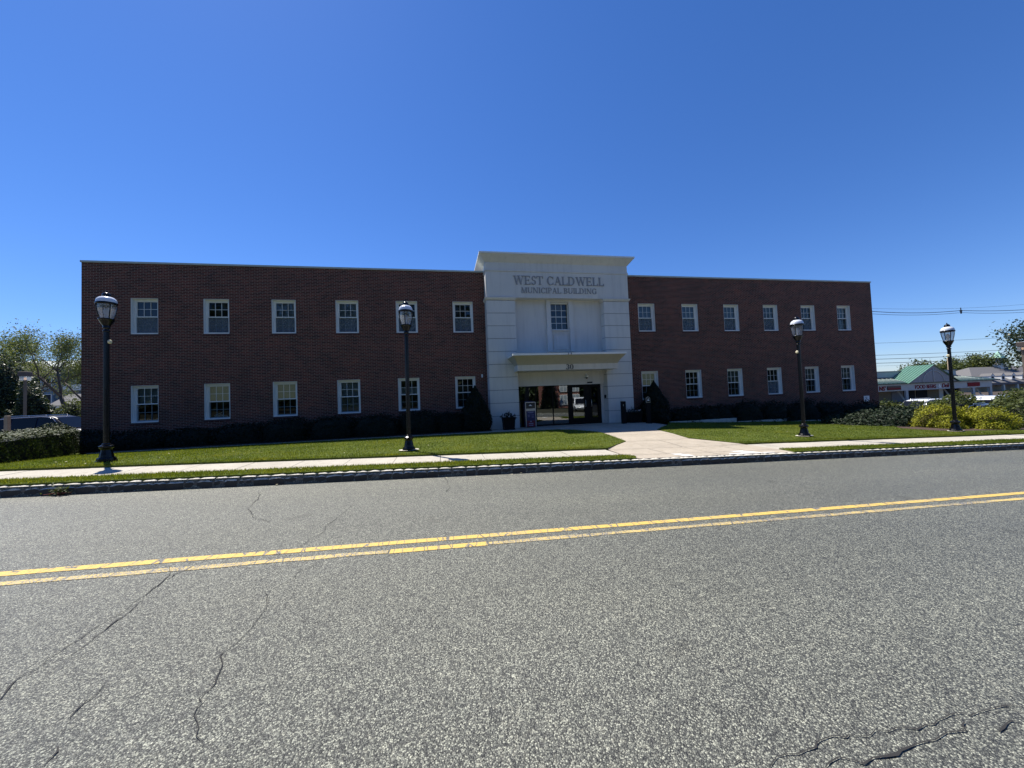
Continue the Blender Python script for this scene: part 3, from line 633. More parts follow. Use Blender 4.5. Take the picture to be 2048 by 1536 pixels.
# entrance tower ---------------------------------------------------
TX0, TX1, TY = 2.20, 9.61, 17.0
for (a, b) in ((TX0, 3.60), (8.22, TX1)):
    m = MB(); m.box(a+.025, b-.025, TY+.025, 17.9, -.2, 6.3, 1)
    z = .10; hh = .612
    m.box(a+.01, b-.01, TY+.01, 17.75, -.3, z-.012)
    for k in range(10):
        z0 = .1+k*.62; m.box(a, b, TY, 17.75, z0, z0+.597)
    bpart(m, 'pier', [M['stucco'], M['groove']])
m = MB(); m.sweep(TX0, TX1, TY, 17.60, [(0,6.43),(0,7.70)]); bpart(m, 'frieze', M['stucco'])
m = MB()
for a, b in ((TX0, 3.60), (8.22, TX1)): m.sweep(a, b, TY, 17.72, [(0,6.302),(.02,6.315),(.075,6.405),(.075,6.428)])
bpart(m, 'capital', M['stucco'])
m = MB(); m.sweep(TX0, TX1, TY, 20.4, [(.0,7.702),(.035,7.72),(.035,7.775),(.005,7.79),(.005,7.83),(-.004,7.84),(-.004,8.15),(.02,8.17),(.10,8.26),(.20,8.38),(.28,8.46),(.28,8.475)]); bpart(m, 'cornice', M['stucco'])
m = MB(); m.sweep(TX0, TX1, TY, 20.4, [(.30,8.477),(.30,8.55)]); bpart(m, 'cornice_cap', M['trim'])
m = MB(); m.box(TX0+.02, TX1-.02, 17.7, 20.35, 7.4, 7.70); bpart(m, 'tower_back', M['stucco'])
# upper recess
m = MB(); wall_grid(m, 3.55, 8.27, 2.1, 6.5, 17.42, [(5.49,6.45,4.90,6.31)])
m.add([(3.58,TY+.3,6.431),(8.24,TY+.3,6.431),(8.24,17.42,6.431),(3.58,17.42,6.431)], [(0,1,2,3)])
bpart(m, 'recessed_wall', M['stucco'])
m = MB()
m.box(5.27, 5.49, 17.31, 17.42, 5.01, 6.425); m.box(6.45, 6.67, 17.31, 17.42, 5.01, 6.425); m.box(5.49, 6.45, 17.31, 17.42, 6.31, 6.425)
m.box(5.25, 5.49, 17.27, 17.42, 3.79, 5.01); m.box(6.45, 6.69, 17.27, 17.42, 3.79, 5.01); m.box(5.49, 6.45, 17.345, 17.42, 3.79, 4.90)
m.box(5.44, 6.50, 17.27, 17.42, 4.86, 4.905); m.box(5.49, 6.45, 17.31, 17.345, 4.755, 4.80)
m.box(5.60, 6.34, 17.325, 17.345, 3.92, 4.64); m.box(5.73, 6.21, 17.305, 17.325, 4.03, 4.50); m.box(5.79, 6.15, 17.318, 17.327, 4.09, 4.44)
for a, b, c, e in ((5.60,6.34,4.64,4.66),(5.60,6.34,3.90,3.92),(5.58,5.60,3.90,4.66),(6.34,6.36,3.90,4.66)): m.box(a, b, 17.30, 17.345, c, e)
bpart(m, 'window_surround', M['stucco'])
m = MB(); y = 17.52
for a, b, c, e in ((5.49,5.52,4.905,6.31),(6.42,6.45,4.905,6.31),(5.52,6.42,6.25,6.31),(5.52,6.42,4.905,4.95)): m.box(a, b, 17.43, y+.05, c, e)
bpart(m, 'window', M['trim'])
m = MB(); zz0, zz1 = 4.95, 6.25
for i in range(1, 3): x = 5.52+.9*i/3; m.box(x-.011, x+.011, y, y+.02, zz0, zz1)
for i in range(1, 4): z = zz0+1.3*i/4; q = .02 if i == 2 else .011; m.box(5.52, 6.42, y+.003, y+.017, z-q, z+q)
bpart(m, 'window_grille', M['trim'])
m = MB(); m.add([(5.5,y+.03,zz0),(6.44,y+.03,zz0),(6.44,y+.03,zz1),(5.5,y+.03,zz1)], [(0,1,2,3)]); bpart(m, 'pane', M['glass'])
m = MB(); m.add([(5.2,y+.5,4.6),(6.8,y+.5,4.6),(6.8,y+.5,6.6),(5.2,y+.5,6.6)], [(0,1,2,3)]); bpart(m, 'room_interior', M['dark'])
m = MB(); m.box(5.52, 6.1, y+.1, y+.13, 5.98, 6.25); bpart(m, 'curtain', M['tan'])
# canopy
m = MB(); m.sweep(3.43, 8.42, 16.2, 17.47, [(0,2.79),(0,3.055)], oF=1); bpart(m, 'canopy', M['stucco'])
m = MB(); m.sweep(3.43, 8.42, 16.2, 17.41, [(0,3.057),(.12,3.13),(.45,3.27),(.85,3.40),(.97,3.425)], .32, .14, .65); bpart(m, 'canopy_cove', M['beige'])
m = MB(); m.sweep(3.43, 8.42, 16.2, 17.41, [(1,3.427),(1.0,3.52)], .32, .14, .65); bpart(m, 'canopy_edge', M['trim'])
m = MB(); m.box(5.66, 5.70, 15.535, 15.55, 3.43, 3.515); m.box(5.80, 5.84, 15.535, 15.55, 3.43, 3.515); bpart(m, 'gutter_bracket', M['groove'])
# lower recess wall over the storefront
m = MB(); m.box(3.6, 8.22, 17.48, 17.6, 2.15, 2.85); bpart(m, 'lintel_wall', M['beige'])  # warm bounce light on this wall is put into its beige colour
m = MB(); m.add([(3.601,TY+.3,.05),(3.601,17.6,.05),(3.601,17.6,2.9),(3.601,TY+.3,2.9)], [(0,1,2,3)]); m.box(8.05, 8.215, 17.47, 17.60, .08, 2.15); bpart(m, 'jamb', M['stucco'])
m = MB(); yf0, yf1 = 17.50, 17.56
for a, b in ((3.62,3.72),(4.56,4.60),(5.43,5.48),(6.26,6.42),(7.22,7.45),(7.96,8.05)): m.box(a, b, yf0, yf1, .16, 2.08)
m.box(3.62, 8.05, yf0-.01, yf1, 2.08, 2.15); m.box(3.62, 8.05, yf0-.01, yf1, .075, .16)
bpart(m, 'storefront_frame', M['bronze'])
for (a, b) in ((3.72,4.56),(4.60,5.43),(5.48,6.26)):
    m = MB(); m.add([(a,17.53,.16),(b,17.53,.16),(b,17.53,2.08),(a,17.53,2.08)], [(0,1,2,3)]); bpart(m, 'storefront_pane', M['storeglass'])
def door(a, b, dull):
    m = MB(); st = .09
    for q in ((a,a+st,.17,2.07),(b-st,b,.17,2.07),(a+st,b-st,1.96,2.07),(a+st,b-st,.17,.40)): m.box(q[0], q[1], 17.49, 17.545, q[2], q[3])
    d = bpart(m, 'door', M['bronze'])
    g = MB(); g.add([(a+st,17.53-YW,.40),(b-st,17.53-YW,.40),(b-st,17.53-YW,1.96),(a+st,17.53-YW,1.96)], [(0,1,2,3)]); g.build('door_pane', M['glass'] if dull else M['storeglass'], d)
    h = MB(); x = b-st*.5 if not dull else a+st*.5
    h.tube([(x,17.49-YW,.95),(x,17.42-YW,.97),(x,17.42-YW,1.28),(x,17.49-YW,1.30)], .012); h.build('handle', M['steel'], d)
door(6.42, 7.22, False); door(7.45, 7.96, True)
m = MB(); m.add([(3.3,18.4,.05),(8.3,18.4,.05),(8.3,18.4,2.6),(3.3,18.4,2.6)], [(0,1,2,3)]); m.add([(3.3,17.6,.06),(8.3,17.6,.06),(8.3,18.4,.06),(3.3,18.4,.06)], [(0,1,2,3)])
m.add([(3.3,17.6,2.6),(3.3,18.4,2.6),(8.3,18.4,2.6),(8.3,17.6,2.6)], [(0,1,2,3)])
bpart(m, 'room_interior', M['dark2'])
m = MB(); m.box(7.6, 7.85, 17.57, 17.58, .5, 1.1); m.box(7.68, 7.78, 17.57, 17.575, 1.45, 1.62); bpart(m, 'door_notice', M['navybox'])
m = MB(); m.box(7.30, 7.58, 17.40, 17.48, 2.155, 2.225); bpart(m, 'door_sensor', M['bronze'])
m = MB(); m.box(8.17, 8.218, 17.22, 17.34, 1.36, 1.52); bpart(m, 'intercom', M['blacklm'])
m = MB(); m.box(1.90, 1.97, 17.60, 17.688, 2.66, 2.78); m.lathe([(.0,2.60),(.035,2.62),(.04,2.66),(.0,2.665)], 10, (1.935,17.62)); bpart(m, 'wall_lamp', M['white'])
m = MB(); m.box(7.22, 7.30, 17.40, 17.479, 2.56, 2.66); m.lathe([(.0,2.42),(.075,2.46),(.095,2.52),(.085,2.57),(.0,2.575)], 12, (7.26,17.36)); cmr = bpart(m, 'security_camera', M['white'])
m = MB(); m.lathe([(.0,2.38),(.045,2.40),(.066,2.45),(.0,2.455)], 12, (7.26,17.36)); m.v = [(x,y-YW,z) for x,y,z in m.v]; m.build('camera_lens', M['carglass'], cmr)
m = MB(); m.box(25.38, 25.80, YW-.02, YW-.002, .45, .80); pq = bpart(m, 'wall_plaque', M['white'])
m = MB()
for (a, b, c, e) in ((25.47,25.62,.70,.73),(25.52,25.62,.62,.66),(25.44,25.56,.53,.56),(25.60,25.72,.545,.575)): m.box(a, b, YW-.024-YW, YW-.021-YW, c, e)
m.build('plaque_text', M['letterd'], pq)

# serif lettering -------------------------------------------------
def arc(cx, cy, rx, ry, a0, a1, wmin, wmax, n=18):
    o = []; i_ = []
    for k in range(n+1):
        a = R(a0+(a1-a0)*k/n); w_ = wmin+(wmax-wmin)*abs(math.cos(a))
        o.append((cx+rx*math.cos(a), cy+ry*math.sin(a))); i_.append((cx+(rx-w_)*math.cos(a), cy+(ry-(wmin+(w_-wmin)*.25))*math.sin(a)))
    return [[o[k], o[k+1], i_[k+1], i_[k]] for k in range(n)]
T, t_ = .17, .065
def vb(x, w=T, y0=0, y1=1): return [[(x,y0),(x+w,y0),(x+w,y1),(x,y1)]]
def hb(x0, x1, y, w=t_): return [[(x0,y),(x1,y),(x1,y+w),(x0,y+w)]]
def dg(x0, y0, x1, y1, w): return [[(x0,y0),(x0+w,y0),(x1+w,y1),(x1,y1)]]
def sf(x, y, w=.34): return hb(x-w/2, x+w/2, y, .045)
def serif2(x, w=T): return sf(x+w/2, 0)+sf(x+w/2, .955)
GL = {
 'W': (1.42, dg(.12,1,.42,0,T)[::1]+dg(.40,0,.72,1,t_)+dg(.62,1,.92,0,T)+dg(.92,0,1.22,1,t_)+sf(.2,.955)+sf(.72,.955)+sf(1.25,.955)),
 'E': (.84, vb(.1)+serif2(.1)+hb(.1,.74,0)+hb(.1,.70,.935)+hb(.1,.58,.48)+vb(.68,.06,0,.24)+vb(.64,.06,.78,1)+vb(.54,.05,.38,.62)),
 'S': (.68, arc(.34,.74,.25,.27,30,270,.06,.14)+arc(.34,.26,.27,.27,-150,90,.06,.15)+vb(.52,.05,.72,.98)+vb(.07,.05,.02,.28)),
 'T': (.86, vb(.345)+hb(.03,.83,.935)+sf(.43,0)+vb(.03,.055,.74,1)+vb(.775,.055,.74,1)),
 'C': (.94, arc(.5,.5,.44,.52,48,312,.07,.19,26)+vb(.80,.055,.68,.98)+vb(.80,.045,.08,.28)),
 'A': (.98, dg(.14,0,.44,1,t_)+dg(.72,0,.42,1,T)+hb(.26,.72,.32)+sf(.17,0,.28)+sf(.80,0,.34)),
 'L': (.80, vb(.1)+serif2(.1)+hb(.1,.74,0)+vb(.68,.06,0,.27)),
 'D': (.98, vb(.1)+sf(.14,0,.26)+sf(.14,.955,.26)+arc(.38,.5,.52,.5,-90,90,.06,.19,22)+hb(.1,.42,0)+hb(.1,.42,.935)),
 'M': (1.18, vb(.14,t_)+dg(.16,1,.50,.02,T)+dg(.55,.02,.90,1,t_)+vb(.90,T)+sf(.17,0,.28)+sf(.985,0)+sf(.16,.955,.26)+sf(.99,.955,.3)),
 'U': (.98, vb(.12,T,.3,1)+vb(.78,t_,.3,1)+arc(.485,.34,.365,.35,180,360,.07,.16)+sf(.2,.955)+sf(.81,.955,.28)),
 'N': (1.06, vb(.14,t_)+dg(.14,1,.74,.0,T)+vb(.84,t_)+sf(.17,0,.28)+sf(.87,.955,.28)+sf(.17,.955,.26)),
 'I': (.42, vb(.125)+serif2(.125)),
 'P': (.78, vb(.1)+serif2(.1)+arc(.36,.72,.36,.28,-90,90,.06,.16)+hb(.1,.4,.935)+hb(.1,.4,.44)),
 'B': (.84, vb(.1)+sf(.14,0,.26)+sf(.14,.955,.26)+arc(.36,.75,.33,.25,-90,90,.06,.15)+arc(.38,.27,.40,.27,-90,90,.06,.17)+hb(.1,.4,.935)+hb(.1,.4,.49)+hb(.1,.42,0)),
 'G': (1.02, arc(.5,.5,.44,.52,48,300,.07,.19,26)+vb(.80,.05,.70,.98)+vb(.72,T,.06,.42)+sf(.8,.42,.32)),
 ' ': (.42, []),
 '3': (.62, arc(.28,.76,.25,.24,-80,165,.09,.19)+arc(.27,.27,.30,.27,-165,90,.09,.20)),
 '0': (.66, arc(.32,.5,.30,.5,0,360,.08,.19,30)),
}
def lettering(word, x0, x1, z0, z1, yplane, mat, depth=.035, name='letter'):
    tot = sum(GL[c][0] for c in word); sc = (x1-x0)/tot; x = x0; h = z1-z0
    for c in word:
        wd, quads = GL[c]
        if quads:
            m = MB()
            for qi, q in enumerate(quads):
                yy = yplane-depth-.0006*(qi % 7); p = [(x+a*sc, z0+b*h) for a, b in q]
                area = sum(p[i][0]*p[(i+1)%4][1]-p[(i+1)%4][0]*p[i][1] for i in range(4))
                if area < 0: p = p[::-1]
                m.add([(a, yy, b) for a, b in p]+[(a, yplane, b) for a, b in p], [(0,1,2,3)]+[(i, i+4, (i+1)%4+4, (i+1)%4) for i in range(4)])
            bpart(m, name, mat)
        x += wd*sc
lettering('WEST CALDWELL', 3.53, 8.30, 7.075, 7.505, TY-.001, M['letter'])
lettering('MUNICIPAL BUILDING', 3.92, 7.88, 6.66, 6.935, TY-.001, M['letter'], .025)
lettering('30', 5.76, 6.15, 2.80, 3.045, 16.199, M['letterd'], .02, 'house_number')

# ------------------------------------------------------------------ street lamps
def make_lamp():
    r = empty('street_lamp')
    m = MB(); m.lathe([(.19,0),(.19,.05),(.172,.055),(.168,.10),(.15,.125),(.132,.13),(.122,.19),(.108,.25),(.098,.30),(.104,.33),(.135,.355),(.135,.395),(.112,.41),(.085,.418),(.085,.44),(.062,.46)], 16, rot=PI/16, smooth=False); m.build('base', M['blackp'], r)
    m = MB(); n = 24; prof = [(.055,.44),(.056,.6),(.054,1.8),(.050,3.17)]; vs = []; fs = []
    for rr, z in prof:
        for k in range(n): a = 2*PI*k/n; q = rr*(1 if k % 2 else .9); vs.append((q*math.cos(a), q*math.sin(a), z))
    for i in range(3):
        for k in range(n): fs.append((i*n+k, i*n+(k+1)%n, (i+1)*n+(k+1)%n, (i+1)*n+k))
    m.add(vs, fs); m.build('post', M['blackp'], r)
    m = MB(); m.lathe([(.052,3.16),(.066,3.17),(.066,3.195),(.045,3.205),(.045,3.24),(.07,3.25),(.07,3.275),(.06,3.285),(.085,3.34),(.125,3.42),(.135,3.455),(.145,3.46),(.145,3.485),(.12,3.49)], 18); m.build('fitter', M['blackp'], r)
    m = MB(); m.lathe([(.115,3.487),(.135,3.56),(.158,3.66),(.172,3.76),(.175,3.83)], 24, cap=False); m.build('lamp_globe', M['globe'], r)
    for k in range(4):
        m = MB(); a = PI/4+k*PI/2+.2; m.tube([(math.cos(a)*q, math.sin(a)*q, z) for q, z in ((.125,3.47),(.143,3.56),(.166,3.66),(.181,3.76),(.184,3.84))], .011, 6); m.build('cage_rib', M['blackp'], r)
    m = MB(); m.lathe([(.175,3.825),(.195,3.83),(.198,3.87),(.183,3.885)], 24); m.build('rim', M['blackp'], r)
    m = MB(); m.lathe([(.186,3.884),(.184,3.925),(.168,3.968),(.135,4.003),(.09,4.025),(.06,4.028)], 24); m.build('dome', M['dome'], r)
    m = MB(); m.lathe([(.082,4.015),(.088,4.04),(.078,4.055),(.082,4.07),(.072,4.10),(.045,4.125),(.018,4.135),(.014,4.145),(.02,4.155),(.012,4.17),(.002,4.19)], 16); m.build('finial', M['blackp'], r)
    m = MB(); m.lathe([(.03,3.49),(.035,3.52),(.03,3.56),(.05,3.62),(.055,3.68),(.035,3.74),(.02,3.76)], 12); m.build('bulb', M['white'], r)
    reg(r); return r
lp = make_lamp()
LAMPS = [(-8.00,10.44,'black street lamp on the lawn in front of the left corner of the brick building','R'),(-.95,10.27,'black street lamp standing before the fifth window column left of the white entrance',None),
         (12.09,10.28,'black street lamp on the lawn between the entrance path and the golden shrub','L'),(19.1,10.34,'black street lamp rising in front of the golden juniper shrub','L')]
for i, (x, y, lb, side) in enumerate(LAMPS):
    o = lp if i == 0 else copy_tree(lp)
    o.location = (x, y, G(x, y)+.015); tag(o, lb, 'street lamp', 'black acorn street lamps along the pavement'); o.rotation_euler = (0, R([0,.35,-.2,0][i]), .5*i)
    if side:
        s = 1 if side == 'R' else -1
        m = MB(); m.lathe([(.045,0),(.05,.012),(.05,.03),(.03,.04)], 14); b = m.build('outlet_cover', M['cream'], o); b.location = (.05*math.cos(-.5*i)*s, .05*s*math.sin(-.5*i)-.0, 2.92); b.rotation_euler = (R(90), 0, R(90)*s-.5*i) if False else (0, R(90)*s, -.5*i if s > 0 else -.5*i)
    m = MB(); g = .27
    m.add([(x+g*math.cos(a*PI/4+.4)*random.uniform(.85,1.2), y+g*.8*math.sin(a*PI/4+.4), G(x, y)+.068) for a in range(8)], [tuple(range(8))]); m.add([(x+g*math.cos(a*PI/4+.4), y+g*.8*math.sin(a*PI/4+.4), G(x, y)-.1) for a in range(8)], [tuple(range(8))])
    if i: tag(m.build('lamp_footing', M['granite']), kind='structure')

# ------------------------------------------------------------------ entrance furniture
def planter(x, y, z, w_, h, label, n=60):
    r = empty('flower_planter', (x, y, z)); tag(r, label, 'planter', 'square planters beside the entrance')
    m = MB(); a = w_/2
    m.sweep(-a*.86, a*.86, -a*.86, a*.86, [(0,0),(0,.05),(-.01,.06),(.02,h-.09),(.035,h-.085),(.045,h-.02),(.045,h)]); m.v = [(p[0], p[1] if p[1] < a*.8 else p[1], p[2]) for p in m.v]; m.build('pot', M['blacklm'], r)
    v = []
    for k in range(n):
        an = random.uniform(0, 6.28); q = a*math.sqrt(random.random())*1.05; l = random.uniform(.05, .09); c = Vector((q*math.cos(an), q*math.sin(an), h+random.uniform(-.02, .13)*(1.2-q/a)))
        for _ in range(5):
            d = Vector((random.gauss(0,1), random.gauss(0,1), random.gauss(0,1))).normalized(); e = d.orthogonal().normalized()*.3
            p = c+d*l*.6; v += [p, p+(d+e)*l, p+d*l*1.6, p+(d-e)*l]
    v = np.array([tuple(q) for q in v]); o = raw_mesh('leaves', v, np.arange(len(v)), M['hedge_d'], r, 4)
    m = MB()
    for k in range(9): a2 = random.uniform(-.35,.35); b2 = random.uniform(-.3,.3); m.tube([(0,0,h), (a2*.1,b2*.1,h+.18), (a2*.3,b2*.3,h+random.uniform(.22,.36))], [.008,.006,.001], 4)
    m.build('spike_plant', M['hedge_d'], r)
    m = MB()
    for k in range(12): an = random.uniform(0, 6.28); q = a*random.uniform(.2,.95); m.lathe([(.0,0),(.026,.012),(.018,.022),(0,.02)], 6, (0,0)); m.v[-24:] = m.v[-24:]
    m = MB()
    for k in range(13):
        an = random.uniform(3.3, 6.1); q = a*random.uniform(.4,1.05); cx, cy, cz = q*math.cos(an), q*math.sin(an), h+random.uniform(.03,.15)
        for t in range(5): aa = t*1.257; m.add([(cx,cy-.01,cz),(cx+.028*math.cos(aa),cy-.02,cz+.028*math.sin(aa)),(cx+.028*math.cos(aa+.9),cy-.02,cz+.028*math.sin(aa+.9))], [(0,1,2)])
    m.build('flowers', M['flower'], r)
planter(2.95, 16.45, .115, .58, .56, 'square black flower planter against the left white pier')
planter(9.45, 16.85, .07, .72, .52, 'wider square black flower planter against the right white pier')
# drop box
r = empty('drop_box', (4.1, 16.95, .115)); tag(r, 'navy and red metal ballot drop box with steel frame at the left glass pane', 'drop box')
m = MB(); m.box(-.24,.24,-.16,.30,.03,1.16); m.add([(-.24,-.16,1.16),(.24,-.16,1.16),(.24,.30,1.10),(-.24,.30,1.10),(-.24,-.05,1.25),(.24,-.05,1.25),(.24,.14,1.25),(-.24,.14,1.25)], [(0,1,5,4),(1,2,6,5),(2,3,7,6),(3,0,4,7),(4,5,6,7)]); m.build('body', M['navybox'], r)
m = MB()
for q in ((-.255,-.225,-.19,-.155,.0,1.18),(.225,.255,-.19,-.155,.0,1.18),(-.255,.255,-.19,-.155,1.18,1.21),(-.225,.225,-.185,-.162,.79,.90)): m.box(*q)
m.build('steel_frame', M['steel'], r)
m = MB(); m.box(-.224,.224,-.172,-.162,.905,1.175); m.build('header_panel', M['cargrey'], r)
m = MB(); m.add([(-.09,-.175,1.03),(.09,-.175,1.03),(.04,-.175,1.06),(.02,-.175,1.085),(-.03,-.175,1.085),(-.05,-.175,1.06)], [tuple(range(6))]); m.build('header_mark', M['white'], r)
m = MB(); m.box(-.2,.2,-.172,-.162,.33,.77); m.build('notice_panel', M['navybox'], r)
m = MB(); m.box(-.2,.2,-.1725,-.1625,.04,.328); m.build('lower_panel', M['redbox'], r)
m = MB()
for (a, b, c, e) in ((-.16,.16,.725,.745),(-.11,.12,.69,.703),(-.15,-.03,.60,.608),(-.15,-.04,.57,.578),(-.15,-.03,.53,.538),(-.14,-.05,.50,.508),(.03,.15,.60,.608),(.03,.15,.57,.578),(.03,.15,.50,.512),(.04,.14,.47,.478),(-.11,.11,.175,.205),(-.10,.10,.09,.118)): m.box(a, b, -.176, -.1735, c, e)
m.add([(-.035,-.176,.25),(0,-.176,.29),(.035,-.176,.25),(.035,-.176,.33),(0,-.176,.30),(-.035,-.176,.33)], [(0,1,4,5),(1,2,3,4)]); m.build('printed_lines', simple('pale_print', (.32,.32,.45), .6), r)
# bollard and arch sign
r = empty('bollard', (8.72, 16.45, .075)); tag(r, 'square black bollard post with pale cap near the right planter', 'bollard')
m = MB(); m.sweep(-.095,.095,-.095,.095,[(0,0),(0,1.08),(-.012,1.095)]); m.build('post', M['blacklm'], r)
m = MB(); m.sweep(-.09,.09,-.09,.09,[(0,1.097),(0,1.115),(-.02,1.125)]); m.build('cap', M['steel'], r)
m = MB(); m.box(-.055,-.035,-.1,-.094,.86,.95); m.build('reflector', M['steel'], r)
r = empty('sign_post', (9.75, 15.95, .04)); tag(r, 'black pedestal post with small arched sign plate showing a white car', 'sign')
m = MB(); m.sweep(-.10,.10,-.06,.06,[(.03,0),(.03,.06),(0,.07),(0,1.02)]); m.build('post', M['blacklm'], r)
arch = [(-.11,0),(.11,0)]+[(.11*math.cos(R(a)), .15+.13*math.sin(R(a))) for a in range(0, 181, 15)]
def plate(scl, y0, y1, z0, mat, nm):
    p = [(a*scl, z0+.13+(b-.13)*scl) for a, b in arch]; n = len(p); m = MB()
    m.add([(a, y0, b) for a, b in p]+[(a, y1, b) for a, b in p], [tuple(range(n)), tuple(reversed(range(n, 2*n)))]+[(i, i+n, (i+1)%n+n, (i+1)%n) for i in range(n)]); m.build(nm, mat, r)
plate(1, -.05, -.02, 1.03, M['steel'], 'plate_border'); plate(.87, -.058, -.049, 1.03, M['blacklm'], 'plate')
m = MB(); m.add([(-.06,-.062,1.115),(.06,-.062,1.115),(.055,-.062,1.14),(.035,-.062,1.165),(-.035,-.062,1.165),(-.055,-.062,1.14)], [tuple(range(6))]); m.box(-.04,.045,-.064,-.060,1.19,1.215); m.build('car_symbol', M['white'], r)

# ------------------------------------------------------------------ foliage
def leaves(pts, nrm, size, mat, name, parent, jitter=.5, aspect=.55):
    n = len(pts); d = RNG.normal(0, 1, (n, 3))*jitter + nrm; d /= np.linalg.norm(d, axis=1)[:, None]+1e-9
    u = np.cross(d, RNG.normal(0, 1, (n, 3))); u /= np.linalg.norm(u, axis=1)[:, None]+1e-9; v = np.cross(d, u)
    s = size*RNG.uniform(.6, 1.4, n)[:, None]
    V = np.empty((n, 4, 3)); V[:,0] = pts-u*s; V[:,1] = pts-v*s*aspect; V[:,2] = pts+u*s; V[:,3] = pts+v*s*aspect
    return raw_mesh(name, V.reshape(-1, 3), np.arange(n*4), mat, parent, 4)
def lump(d, seed, amp, f=3.0):
    r = np.ones(len(d)); g = np.random.default_rng(seed)
    for k in range(5):
        w_ = g.normal(0, 1, 3)*f*(1+.6*k); r += amp/(1+.5*k)*np.sin(d@w_+g.uniform(0, 6))
    return r
def shrub(name, x, y, rx, ry, h, label, cat, mat, n=5000, leaf=.035, group=None, seed=1, z=None, amp=.07, core='core', power=2.0, jitter=.8, stemmed=False):
    zz = G(x, y) if z is None else z
    r = empty(name, (x, y, zz)); tag(r, label, cat, group)
    d = RNG.normal(0, 1, (n, 3)); d[:,2] = np.abs(d[:,2])*.9+.0; d /= np.linalg.norm(d, axis=1)[:, None]
    rr = lump(d, seed, amp)*RNG.uniform(.84, 1.04, n)
    q = (np.abs(d)**power).sum(1)**(-1/power); p = d*(rr*q)[:, None]*np.array([rx, ry, h]); p[:,2] = np.maximum(p[:,2], .02)
    leaves(p, d, leaf, M[mat], 'foliage', r, jitter)
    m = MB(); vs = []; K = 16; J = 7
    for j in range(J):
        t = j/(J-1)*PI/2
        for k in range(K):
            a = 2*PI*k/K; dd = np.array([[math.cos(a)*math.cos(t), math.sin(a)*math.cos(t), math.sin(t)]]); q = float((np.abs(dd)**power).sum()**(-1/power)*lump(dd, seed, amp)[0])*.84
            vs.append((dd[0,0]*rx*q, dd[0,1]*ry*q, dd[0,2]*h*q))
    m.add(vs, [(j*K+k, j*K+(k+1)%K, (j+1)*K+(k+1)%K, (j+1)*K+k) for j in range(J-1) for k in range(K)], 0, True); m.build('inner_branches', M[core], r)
    return r
def cone_tree(x, y, rad, h, label, seed):
    r = empty('conical_evergreen', (x, y, G(x, y))); tag(r, label, 'evergreen', 'conical evergreens flanking the entrance')
    n = 9000; t = RNG.random(n)**1.3; a = RNG.uniform(0, 2*PI, n); prof = rad*np.minimum(1, .25+1.6*(1-t)**.9*.62)*(1-t**6)*np.minimum(1, .75+t*2.5)
    d = np.stack([np.cos(a), np.sin(a), np.full(n, .35)], 1); rr = prof*lump(np.stack([np.cos(a), np.sin(a), t*3], 1), seed, .06)*RNG.uniform(.82, 1.05, n)
    p = np.stack([np.cos(a)*rr, np.sin(a)*rr, t*h+.03], 1); leaves(p, d, .04, M['hedge_d'], 'foliage', r, .7)
    m = MB(); m.lathe([(rad*.62,.02),(rad*.74,.3),(rad*.68,h*.35),(rad*.48,h*.62),(rad*.22,h*.85),(.03,h*.96)], 14); m.build('trunk', M['core'], r)
cone_tree(1.48, 16.75, .72, 2.05, 'dark conical evergreen covering the window edge left of the entrance', 5)
cone_tree(10.75, 16.95, .74, 2.12, 'dark conical evergreen covering the first window right of the entrance', 9)
bed = [(-13.5,16.85,1.05,.6,.74),(-11.7,16.9,1.05,.6,.70),(-10.0,16.9,1.0,.6,.70),(-8.3,16.9,1.05,.6,.78),(-6.5,16.85,1.05,.65,.92),(-4.7,16.9,1.05,.65,.90),(-2.9,16.85,1.05,.65,.92),(-1.1,16.9,1.0,.6,1.0),(.4,16.9,.75,.5,.9)]
nmz = ['beside the hedge at the building corner','below the first window column','between the first and second window columns','below the second window column','below the third window column','between the third and fourth window columns','below the fourth window column','behind the second street lamp','next to the left conical evergreen']
for i, (x, y, a, b, h) in enumerate(bed): shrub('clipped_shrub', x, y, a, b, h, 'dark clipped shrub '+nmz[i], 'shrub', 'hedge_d', 4200, .034, 'dark shrubs below the left wing', 20+i, amp=.05, power=3.6)
bed2 = [(12.6,17.0,1.05,.5,.70),(14.4,17.05,1.05,.5,.85),(16.2,17.0,1.05,.5,1.0),(18.0,17.0,1.0,.5,.98),(19.9,17.0,1.1,.5,1.0),(21.8,16.9,1.1,.6,1.05),(23.6,16.6,1.2,.7,1.0)]
nm2 = ['next to the right conical evergreen','below the second window right of the entrance','taller, below the third window right of the entrance','between the third and fourth windows right of the entrance','behind the third street lamp','below the fifth window right of the entrance','below the last window of the right wing']
for i, (x, y, a, b, h) in enumerate(bed2): shrub('clipped_shrub', x, y, a, b, h+.1, 'dark shrub '+nm2[i], 'shrub', 'hedge_d', 3800, .035, 'dark shrubs below the right wing', 40+i, amp=.09, power=3.0)
# junipers
shrub('juniper', 21.7, 14.0, 3.1, 1.8, .80, 'wide low dark green juniper spreading at the right end of the building', 'shrub', 'junid', 14000, .05, None, 61, amp=.07)
shrub('juniper', 21.15, 11.9, .82, .8, .98, 'golden juniper lobe left of the fourth street lamp, with brown patches', 'shrub', 'yellowleaf', 11000, .03, 'golden juniper clumps', 62, amp=.13, core='core_y', z=-.50)
shrub('juniper', 22.45, 11.3, 1.08, .8, .90, 'broad golden juniper clump right of the fourth street lamp', 'shrub', 'yellowleaf', 14000, .03, 'golden juniper clumps', 63, amp=.12, core='core_y', z=-.60)
